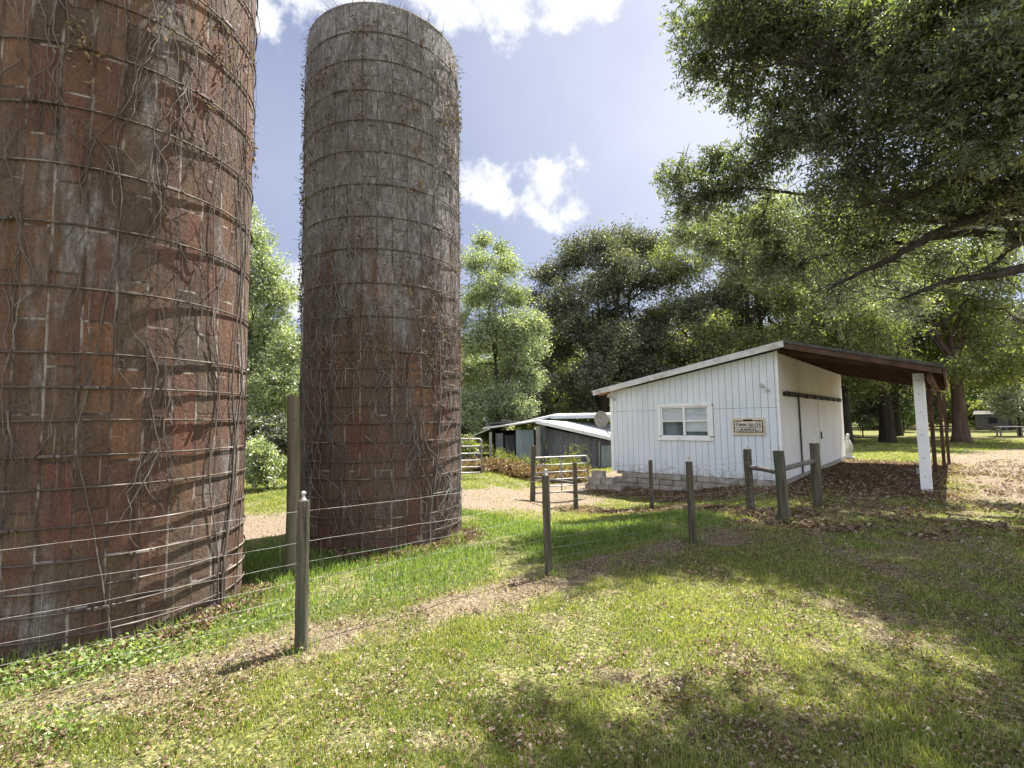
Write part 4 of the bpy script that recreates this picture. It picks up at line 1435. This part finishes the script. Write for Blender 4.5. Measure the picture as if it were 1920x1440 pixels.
def dome(n, Rc, zb, zt, r0, r1, seed, cx=0, cy=0, flat=.75, bias=.5):
    g_ = np.random.default_rng(seed); out = []
    for i in range(n):
        a = g_.random() * 6.283; u = g_.random() ** bias
        hgt = g_.random()
        k = math.sqrt(max(.05, 1 - (hgt * .92) ** 2.2)) * (.55 + .45 * min(1, hgt * 3 + .3))
        r = g_.uniform(r0, r1)
        out.append(((cx + math.cos(a) * Rc * u * k, cy + math.sin(a) * Rc * u * k, zb + (zt - zb) * hgt), (r, r, r * flat)))
    return out


def rel(p, base):
    return (p.x - base[0], p.y - base[1], p.z - base[2])


# 1. near oak reaching in from the right, trunk outside the frame
nb = (12.6, 8.6, 0.0)
spec = [(1335, 40, 10.5, 1.0), (1420, 95, 10.4, .95), (1310, 130, 11, .65), (1410, 5, 10, 1.0), (1500, 60, 9.6, 1.05), (1560, 150, 9.5, 1.0), (1460, 190, 10.6, .85), (1375, 170, 11, .6),
        (1270, 335, 12.2, .62), (1330, 365, 12, .85), (1400, 330, 11.6, .9), (1290, 395, 12.6, .55), (1450, 270, 11, .85), (1420, 420, 12.2, .9), (1340, 300, 12, .5),
        (1520, 250, 10, 1.0), (1600, 330, 9.6, 1.05), (1550, 410, 11.2, 1.1), (1650, 220, 9, 1.05), (1700, 110, 8, 1.0), (1620, 40, 8.6, 1.05), (1770, 20, 7.2, .95),
        (1800, 170, 7.6, 1.0), (1870, 90, 6.6, .85), (1900, 230, 7.2, .95), (1780, 290, 8.6, 1.0), (1700, 370, 10, 1.0), (1860, 360, 9, .95), (1640, 460, 11.6, 1.1), (1500, 490, 13, 1.1),
        (1760, 480, 11.2, .6), (1860, 505, 11, .55), (1910, 430, 9.9, .6), (1960, 330, 8.4, .9), (1970, 150, 7, .9), (1580, 540, 13.4, .9), (1275, 445, 14, .5), (1335, 450, 14, .75), (1385, 480, 14, .85), (1465, 440, 13, .8), (1700, 560, 13.5, .8), (1440, 500, 13.5, .8)]
cl = [(rel(P(px, py, dp), nb), (r_, r_, r_ * .8)) for px, py, dp, r_ in spec]
# boughs above the picture that shade the lawn
shade = [(3.9, 5.6, 9.5, .95), (4.9, 5.7, 9.5, 1.0), (6.0, 5.9, 9.6, 1.05), (7.0, 6.1, 9.5, 1.05), (8.0, 6.4, 9.5, 1.1), (4.5, 4.7, 9.4, .95), (5.6, 4.8, 9.4, 1.0), (6.8, 5.0, 9.2, 1.0),
         (7.8, 7.4, 9.8, 1.0), (8.7, 8.4, 9.8, 1.1), (9.6, 7.6, 9.6, 1.2), (10.4, 9.2, 9.8, 1.2), (9.2, 6.3, 9.2, 1.1), (8.2, 5.3, 9.0, 1.0),
         (4.4, 9.2, 9.9, .85), (5.4, 9.5, 9.9, .95), (6.6, 9.9, 9.9, 1.0), (7.8, 10.2, 9.8, 1.0), (9.0, 10.6, 9.7, 1.1), (10.2, 11.0, 9.6, 1.1), (11.5, 7.4, 10.5, 1.3), (12.8, 9.6, 11.0, 1.4)]
cl2 = [((x - nb[0], y - nb[1], z), (r_, r_, r_ * .7)) for x, y, z, r_ in shade]
LB = [[(2322, 523, 8.6), (2050, 440, 8.8), (1912, 386, 9.0), (1822, 409, 9.2), (1736, 446, 9.4), (1669, 487, 9.6), (1605, 514, 9.8), (1560, 540, 10)],
      [(2322, 523, 8.6), (2060, 520, 8.2), (1920, 502, 8.2), (1837, 521, 8.3), (1774, 529, 8.4), (1690, 560, 8.6)],
      [(2322, 480, 8.6), (2060, 350, 8.0), (1912, 304, 7.8), (1837, 270, 7.8), (1785, 240, 7.9), (1700, 215, 8.1)],
      [(2050, 440, 8.8), (1912, 335, 8.6), (1837, 336, 8.6), (1762, 343, 8.8), (1700, 375, 9.0), (1600, 390, 9.3)],
      [(2060, 350, 8.0), (1850, 150, 8.0), (1680, 112, 8.3), (1605, 120, 8.5), (1519, 75, 9.0), (1470, 41, 9.4)],
      [(1605, 120, 8.5), (1500, 118, 8.9), (1425, 124, 9.3), (1340, 150, 9.8)],
      [(1822, 409, 9.2), (1700, 380, 10), (1540, 370, 11), (1400, 350, 11.6), (1300, 370, 12)]]
limbs = [([rel(P(*q), nb) for q in l], rd) for l, rd in zip(LB, [(.15, .022), (.12, .02), (.14, .02), (.09, .015), (.12, .015), (.04, .012), (.06, .012)])]
make_tree('oak_tree', 'big oak whose leafy limbs hang in from the upper right', nb, 12, cl + cl2, .42, 4.2, 225000, .10, .036, M['leaf_near'], M['limb'], moss=40, per=26, sub_r=.125, twigs=9, up=.15, shell=.6, limbs=limbs, spray_twigs=True)

# 2. pale twin-topped tree right of the farther silo
b = P(935, 846, 26); base = (b.x, 26, gz(b.x, 26.0))
cl = []
for (px, py, r_) in ((905, 450, .55), (895, 490, .8), (940, 470, .5), (950, 500, .75), (920, 540, 1.0), (890, 560, .8), (965, 560, .8), (985, 610, 1.0), (930, 610, 1.2), (885, 640, .9), (1000, 650, .8), (960, 680, 1.2), (900, 700, 1.1), (995, 710, .7), (940, 750, 1.1), (880, 760, .9), (980, 765, .7), (920, 810, .9), (965, 640, 1.0), (1015, 610, .45), (870, 690, .7), (860, 600, .7)):
    cl.append((rel(P(px, py, 26 + rng.uniform(-1.2, 1.2)), base), (r_, r_, r_ * .95)))
make_tree('broadleaf_tree', 'pale green twin-topped tree just right of the farther silo', base, 11, cl, .2, 2.2, 74000, .115, .062, M['leaf_light'], M['bark'], per=26, sub_r=.22, twigs=3, up=.2)

# 3. pale tree in the gap between the silos
b = P(505, 880, 22); base = (b.x, 22, 0)
cl = []
for (px, py, r_) in ((480, 450, .7), (495, 500, .9), (470, 540, 1.0), (515, 560, .9), (535, 545, .55), (500, 620, 1.2), (540, 650, .9), (470, 660, 1.2), (520, 710, 1.2), (555, 700, .8), (480, 750, 1.1), (540, 770, .9), (505, 790, .9), (440, 600, 1.2), (420, 700, 1.3), (570, 740, .7), (460, 400, .6)):
    cl.append((rel(P(px, py, 22 + rng.uniform(-1, 1)), base), (r_, r_, r_ * .95)))
make_tree('broadleaf_tree', 'light green tree filling the gap between the two silos', base, 10, cl, .22, 2.4, 66000, .11, .06, M['leaf_light'], M['bark'], per=26, sub_r=.22, twigs=3, up=.2)

# 4. dark live oak behind the low barn
b = P(1130, 850, 34); base = (b.x, 34, 0)
cl = []
for (px, py, r_) in ((1030, 520, 1.5), (1075, 485, 1.6), (1120, 465, 1.7), (1175, 455, 1.8), (1225, 470, 1.6), (1060, 560, 1.8), (1130, 540, 2.0), (1200, 530, 2.0), (1260, 520, 1.7), (1020, 620, 1.5), (1090, 620, 1.7), (1230, 600, 1.8), (1290, 580, 1.6), (1010, 690, 1.3), (1280, 660, 1.6), (1180, 640, 1.4), (1000, 560, .9), (1320, 620, 1.6), (1060, 720, 1.2), (1240, 700, 1.2), (1000, 740, 1.2), (1120, 690, 1.5), (1180, 720, 1.3), (1090, 760, 1.1), (1150, 590, 1.6), (1300, 740, 1.4), (1340, 690, 1.6), (1350, 560, 1.6), (1080, 600, 1.7), (1150, 640, 1.8), (1220, 640, 1.8), (1050, 660, 1.6), (1110, 700, 1.6), (1190, 690, 1.7), (1270, 720, 1.5), (1040, 590, 1.4), (1160, 500, 1.6), (985, 640, 1.1), (1020, 780, 1.0), (945, 770, 1.0), (1200, 770, 1.0)):
    cl.append((rel(P(px, py, 34 + rng.uniform(-3, 3)), base), (r_, r_, r_ * .7)))
oak4 = make_tree('live_oak', 'broad dark live oak with crooked limbs behind the low barn', base, 14, cl, .5, 2.6, 150000, .17, .085, M['leaf_oak'], M['bark'], moss=240, per=30, sub_r=.34, twigs=4)

# 5. oaks behind the shed and under the carport
def ground_tree(px, py, **k):
    p = G(px, py); return (p.x, p.y, 0)


b6 = ground_tree(1803, 829)
cl = dome(34, 8.5, 4.2, 15, 1.3, 2.1, 61) + [((-2.5, -3, 4.2), (1.2, 1.2, .8)), ((2.0, -4, 4.0), (1.2, 1.2, .8)), ((-5, -2, 5.0), (1.4, 1.4, 1)), ((.6, -1.0, 6), (1.2, 1.2, 1.2)), ((4.5, -3, 5.0), (1.4, 1.4, .9))]
make_tree('oak_tree', 'sturdy oak with reddish bark past the right end of the carport', b6, 15, cl, .38, 5.2, 85000, .17, .085, M['leaf_mid'], M['redbark'], moss=60, per=28, sub_r=.32, flare=1.45)
b7 = ground_tree(1665, 829)
cl = dome(32, 8, 3.8, 14, 1.3, 2.1, 71) + [((-4, -3, 4.0), (1.3, 1.3, .8)), ((2, -3, 4.3), (1.2, 1.2, .8))]
oak7 = make_tree('oak_tree', 'dark thick-trunked oak seen under the carport roof left of its white post', b7, 14, cl, .40, 4.5, 70000, .17, .085, M['leaf_mid'], M['bark'], moss=80, per=28, sub_r=.34, flare=1.4)
b8 = ground_tree(1684, 817)
o = copy_tree(oak7); o.location = b8; o.rotation_euler = (0, 0, 2.1); o.scale = (.8, .8, 1.05); tag(o, 'slimmer dark oak trunk close behind the thick one under the carport', 'tree')
p = P(1590, 822, 31); o = copy_tree(oak7); o.location = (p.x, 31, 0); o.rotation_euler = (0, 0, 4.0); o.scale = (.62, .62, .95); tag(o, 'narrow dark tree standing by the far door corner of the shed', 'tree')
p = P(1420, 820, 33); base = (p.x, 33, 0)
cl = dome(30, 8, 4.5, 15, 1.4, 2.2, 81) + [(rel(P(px, py, 33 + dz), base), (r_, r_, r_ * .8)) for px, py, dz, r_ in ((1285, 440, 0, 1.2), (1340, 415, 1, 1.4), (1255, 480, -1, 1.2), (1400, 430, 0, 1.5), (1310, 500, -1, 1.5), (1450, 410, 1, 1.5))]
oak5 = make_tree('oak_tree', 'yellow-green leafy oak rising behind the middle of the shed roof', base, 15, cl, .5, 4, 90000, .16, .08, M['leaf_mid'], M['bark'], moss=60, per=28, sub_r=.34)
p = P(1545, 815, 36); o = copy_tree(oak4); o.location = (p.x, 37, 0); o.rotation_euler = (0, 0, 2.5); o.scale = (1.0, 1.0, 1.1); tag(o, 'dark live oak rising behind the shed ridge', 'tree')
# mossy leaning tree by the cabin, silver tree at the right edge
p = G(1893, 806); base = (p.x, p.y, 0)
cl = dome(26, 7, 4.5, 13, 1.2, 2.0, 91)
make_tree('live_oak', 'leaning dark live oak trailing grey moss beside the far cabin', base, 13, cl, .42, 5.5, 40000, .22, .11, M['leaf_oak'], M['bark'], moss=260, per=28, sub_r=.36, lean=(-3.2, -.5))
p = P(1912, 806, 38); base = (p.x, 38, 0)
cl = dome(14, 1.6, 1.6, 6.2, .6, 1.0, 95)
make_tree('small_tree', 'silvery leaved small tree at the right frame edge', base, 6, cl, .09, 1.5, 9000, .2, .10, M['leaf_silver'], M['bark'], per=22, sub_r=.22, twigs=2)

# far trees standing as a row beyond everything
far_spots = [(-30, 62, 1.0), (-21, 55, .9), (-14, 60, 1.05), (-8, 52, .8), (-2, 58, 1.0), (5, 56, .95), (11, 60, 1.05), (17, 54, .9), (24, 66, 1.0), (33, 72, .95), (43, 70, 1.05), (53, 74, .9), (64, 72, 1.0), (75, 70, 1.0), (88, 78, 1.1), (40, 88, 1.1), (58, 92, 1.1), (30, 50, .8), (76, 92, 1.0), (-40, 56, 1.1), (100, 82, 1.0), (-1.5, 44, .62), (3.5, 46, .7), (8.5, 45, .7), (13.5, 47, .75), (-6, 46, .65), (46, 60, .75), (51.5, 66, .8), (57, 60, .72), (62, 64, .8), (68, 68, .85), (36, 58, .6), (41, 64, .7), (-12, 42, .6), (27, 60, .7), (72, 60, .9)]
cl = dome(30, 6, .6, 13, 1.5, 2.4, 101)
ft = make_tree('background_tree', None, (0, 0, 0), 13, cl, .3, 3, 26000, .32, .17, M['leaf_mid'], M['bark'], per=24, sub_r=.42, twigs=2)
cl = dome(28, 5.5, .5, 12, 1.4, 2.3, 111)
ft2 = make_tree('background_tree', None, (0, 0, 0), 12, cl, .28, 2.5, 24000, .32, .17, M['leaf_oak'], M['bark'], per=24, sub_r=.42, twigs=2)
for i, (x, y, s) in enumerate(far_spots):
    src = ft if i % 2 == 0 else ft2
    o = src if i < 2 else copy_tree(src)
    o.location = (x, y, -.1); o.rotation_euler = (0, 0, i * 1.7); o.scale = (s, s, s * (1 + .1 * math.sin(i * 3)))
    tag(o, 'leafy tree in the woods behind the lawn and barn', 'tree', 'trees in the far woods')

# shrubs
def shrub(label, px, py, dep, r, h, leaf, n=5000, L=.1, group=None):
    p = P(px, py, dep); base = (p.x, dep, gz(p.x, dep))
    g_ = [((rng.normal() * r * .5, rng.normal() * r * .5, h * rng.uniform(.35, .85)), (r * .55, r * .55, h * .28)) for k in range(7)]
    return make_tree('shrub', label, base, h, g_, .05, h * .3, n, L, L * .5, leaf, M['bark'], per=20, sub_r=.12, twigs=2, cat='shrub', group=group, flare=1.2)


shrub('small leafy shrub on a thin stem between the silos', 500, 918, 13.6, .5, 1.25, M['leaf_light'], 5200, .1)
shrub('dark bush behind the shrub in the gap between the silos', 520, 890, 17, 1.0, 2.0, M['leaf_oak'], 6000, .13)
shrub('ragged bush growing against the left end of the old barn', 878, 872, 21.5, .3, 1.2, M['leaf_mid'], 2200, .10)
shrub('bright yellow-green bush seen under the carport left of the thick oak', 1618, 816, 40, 1.6, 3.6, M['leaf_bush'], 6000, .2)
shrub('bright yellow-green bush seen just left of the white carport post', 1695, 806, 50, 1.8, 4.2, M['leaf_bush'], 6000, .22)
shrub('sunlit green bush on the far lawn right of the carport posts', 1778, 800, 58, 2.4, 5.0, M['leaf_bush'], 7000, .24)
shrub('dark bush on the far lawn between the oak and the cabin', 1838, 800, 56, 1.8, 3.4, M['leaf_mid'], 6000, .24)

# ------------------------------------------------------------------ far cabin, table, statue
cp = G(1862, 806)
cabin = empty('cabin', (cp.x, cp.y, 0), R(-50), 'small grey cabin with one dark window at the far right edge', 'cabin')
mb = MB(); mb.box((0, 0, 1.15), (3.4, 2.6, 2.0)); mb.build('wall', M['rail'], cabin)
mb = MB()
for s in (-1, 1):
    rot = Matrix.Rotation(s * R(-18), 3, 'X'); mb.box((0, s * .72, 2.32), (3.8, 1.65, .06), rot)
mb.build('roof', M['rail'], cabin)
mb = MB(); mb.box((.2, -1.31, 1.25), (.95, .04, .85)); w_ = mb.build('window', M['dark'], cabin)
mb = MB()
for (a_, c_, d_, e_) in ((.2, 1.70, 1.09, .06), (.2, .80, 1.09, .06)): mb.box((a_, -1.335, c_), (d_, .05, e_))
mb.build('frame', M['barnpost'], w_)
mb = MB()
for xx in (-1.5, 0, 1.5):
    for yy in (-.9, .9):
        mb = MB(); mb.box((xx, yy, .07), (.3, .3, .16)); mb.build('pier', M['block'], cabin)
cabin.scale = (.72, .72, .8)
tp_ = G(1893, 818)
tb = empty('garden_table', (tp_.x, tp_.y, 0), R(-20), 'low pale-topped table on the lawn in front of the cabin', 'table')
mb = MB(); mb.box((0, 0, .74), (1.5, .7, .05)); mb.build('top', M['whitetrim'], tb)
for sx_ in (-.62, .62):
    for sy_ in (-.25, .25):
        mb = MB(); mb.box((sx_, sy_, .355), (.08, .08, .71)); mb.build('leg', M['barnpost'], tb)
stp = P(1594, 856, 20.4); zst = gz(stp.x, 20.4)
st = empty('garden_statue', (stp.x - .05, 20.4, zst), R(20), 'pale stone garden ornament by the far corner of the shed door wall', 'statue')
mb = MB(); mb.lathe([(.001, 0), (.26, 0), (.26, .10), (.18, .14), (.15, .3), (.2, .36), (.2, .42), (.001, .42)], 16); mb.build('pedestal', M['stone'], st)
mb = MB()
mb.tube([(0, 0, .42), (.02, -.02, .62), (0, 0, .85), (-.03, .0, 1.02), (-.05, -.03, 1.14), (-.05, -.05, 1.24), (-.05, -.05, 1.31)], [.17, .2, .15, .09, .10, .085, .03], 14, True, .06)
mb.tube([(.0, -.05, .84), (.16, -.08, .66), (.26, -.1, .46)], [.07, .055, .03], 10)
mb.build('figure', M['stone'], st, smooth=True)
st.scale = (.72, .72, .78)

# ------------------------------------------------------------------ sky and sun
SUN_AZ, SUN_EL = R(48), R(64)
w = bpy.data.worlds.new('World'); S.world = w; w.use_nodes = True
nt = w.node_tree; nt.nodes.clear()
out = nt.nodes.new('ShaderNodeOutputWorld'); bg = nt.nodes.new('ShaderNodeBackground'); nt.links.new(bg.outputs[0], out.inputs[0])
sky = nt.nodes.new('ShaderNodeTexSky'); sky.sky_type = 'NISHITA'; sky.sun_disc = False
sky.sun_elevation = SUN_EL; sky.sun_rotation = SUN_AZ; sky.air_density = 1.0; sky.dust_density = 1.2; sky.ozone_density = 1.2
tc = nd(nt, 'ShaderNodeTexCoord'); D = tc.outputs['Generated']
STR = .085
col = mixc(nt, 1.0, sky.outputs[0], (.27, .275, .325), 'MULTIPLY')
CLOUD = 3.9
haze_n = noise(nt, D, 2.2, 5, .6)


def blob(px, py, rad_px, soft=.5):
    d = ray(px, py).normalized()
    vm = nd(nt, 'ShaderNodeVectorMath'); vm.operation = 'DISTANCE'; nt.links.new(D, vm.inputs[0]); vm.inputs[1].default_value = tuple(d)
    rr = rad_px / F
    m = nt.nodes.new('ShaderNodeMapRange'); m.inputs['From Min'].default_value = 0; m.inputs['From Max'].default_value = rr
    m.inputs['To Min'].default_value = 1; m.inputs['To Max'].default_value = 0
    nt.links.new(vm.outputs['Value'], m.inputs['Value'])
    return m.outputs[0]


def maxall(l):
    r_ = l[0]
    for x_ in l[1:]: r_ = math_(nt, 'MAXIMUM', r_, x_)
    return r_


# thin veil towards the sun and low over the horizon
veil = maxall([math_(nt, 'MULTIPLY', blob(1420, 120, 620), 1.25), math_(nt, 'MULTIPLY', blob(1500, 520, 640), .8), math_(nt, 'MULTIPLY', blob(900, 640, 420), .45), math_(nt, 'MULTIPLY', blob(520, 330, 300), .35)])
veil = math_(nt, 'MULTIPLY', veil, math_(nt, 'ADD', math_(nt, 'MULTIPLY', haze_n, .9), .35), True)
col = mixc(nt, .5, col, (1.6, 1.8, 2.6))
col = mixc(nt, math_(nt, 'MULTIPLY', veil, .85), col, (3.1, 3.22, 3.6))
cn = noise(nt, D, 14, 8, .62); cn2 = noise(nt, D, 5.5, 6, .6)
body = maxall([blob(1030, 360, 92), blob(990, 375, 62), blob(1075, 385, 62), blob(890, 340, 70), blob(940, 345, 50), math_(nt, 'MULTIPLY', blob(1078, 273, 34), .5),
               blob(1060, -15, 90), blob(950, 0, 80), blob(855, 20, 75), blob(1130, -30, 70), blob(800, -50, 90), blob(540, 545, 70), blob(640, -60, 160), blob(500, 30, 40)])
cm = math_(nt, 'ADD', body, math_(nt, 'MULTIPLY', math_(nt, 'SUBTRACT', cn, .5), 2.1))
cm = math_(nt, 'ADD', cm, math_(nt, 'MULTIPLY', math_(nt, 'SUBTRACT', cn2, .5), .8))
mask = math_(nt, 'MULTIPLY', step(nt, cm, .28, .72), step(nt, body, .0, .25))
# unseen broken cloud outside the view, brightened as added fill for the shade
fill_cloud = math_(nt, 'MULTIPLY', step(nt, noise(nt, D, 3.2, 8, .6), .44, .6), math_(nt, 'SUBTRACT', 1.0, math_(nt, 'MULTIPLY', blob(1000, 350, 1150), 3.0, True), True))
ccol = ramp(nt, math_(nt, 'ADD', math_(nt, 'MULTIPLY', cn, .6), math_(nt, 'MULTIPLY', cn2, .4)), [(.38, (.70, .72, .80)), (.60, (1, 1, 1))])
ccol = mixc(nt, 1.0, ccol, (CLOUD, CLOUD, CLOUD), 'MULTIPLY')
col = mixc(nt, math_(nt, 'MULTIPLY', mask, .92), col, ccol)
col = mixc(nt, fill_cloud, col, (8.0, 8.2, 8.7))
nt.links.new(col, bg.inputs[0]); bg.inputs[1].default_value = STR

sl = bpy.data.lights.new('sun', 'SUN'); sl.energy = 5.0; sl.angle = R(.5); sl.color = (1.0, .95, .86)
so = bpy.data.objects.new('sun', sl); COL.objects.link(so)
sdv = Vector((math.sin(SUN_AZ) * math.cos(SUN_EL), math.cos(SUN_AZ) * math.cos(SUN_EL), math.sin(SUN_EL)))
so.rotation_mode = 'QUATERNION'; so.rotation_quaternion = sdv.to_track_quat('Z', 'Y'); so.location = sdv * 60

S.view_settings.view_transform = 'Standard'; S.view_settings.look = 'None'; S.view_settings.gamma = 1.0
S.view_settings.exposure = 1.92
S.render.engine = 'CYCLES'
S.cycles.max_bounces = 7; S.cycles.diffuse_bounces = 4; S.cycles.transmission_bounces = 4; S.cycles.transparent_max_bounces = 8
S.cycles.caustics_reflective = False; S.cycles.caustics_refractive = False
S.cycles.use_adaptive_sampling = True; S.cycles.adaptive_threshold = .015
S.cycles.use_denoising = True; S.cycles.denoiser = 'OPENIMAGEDENOISE'
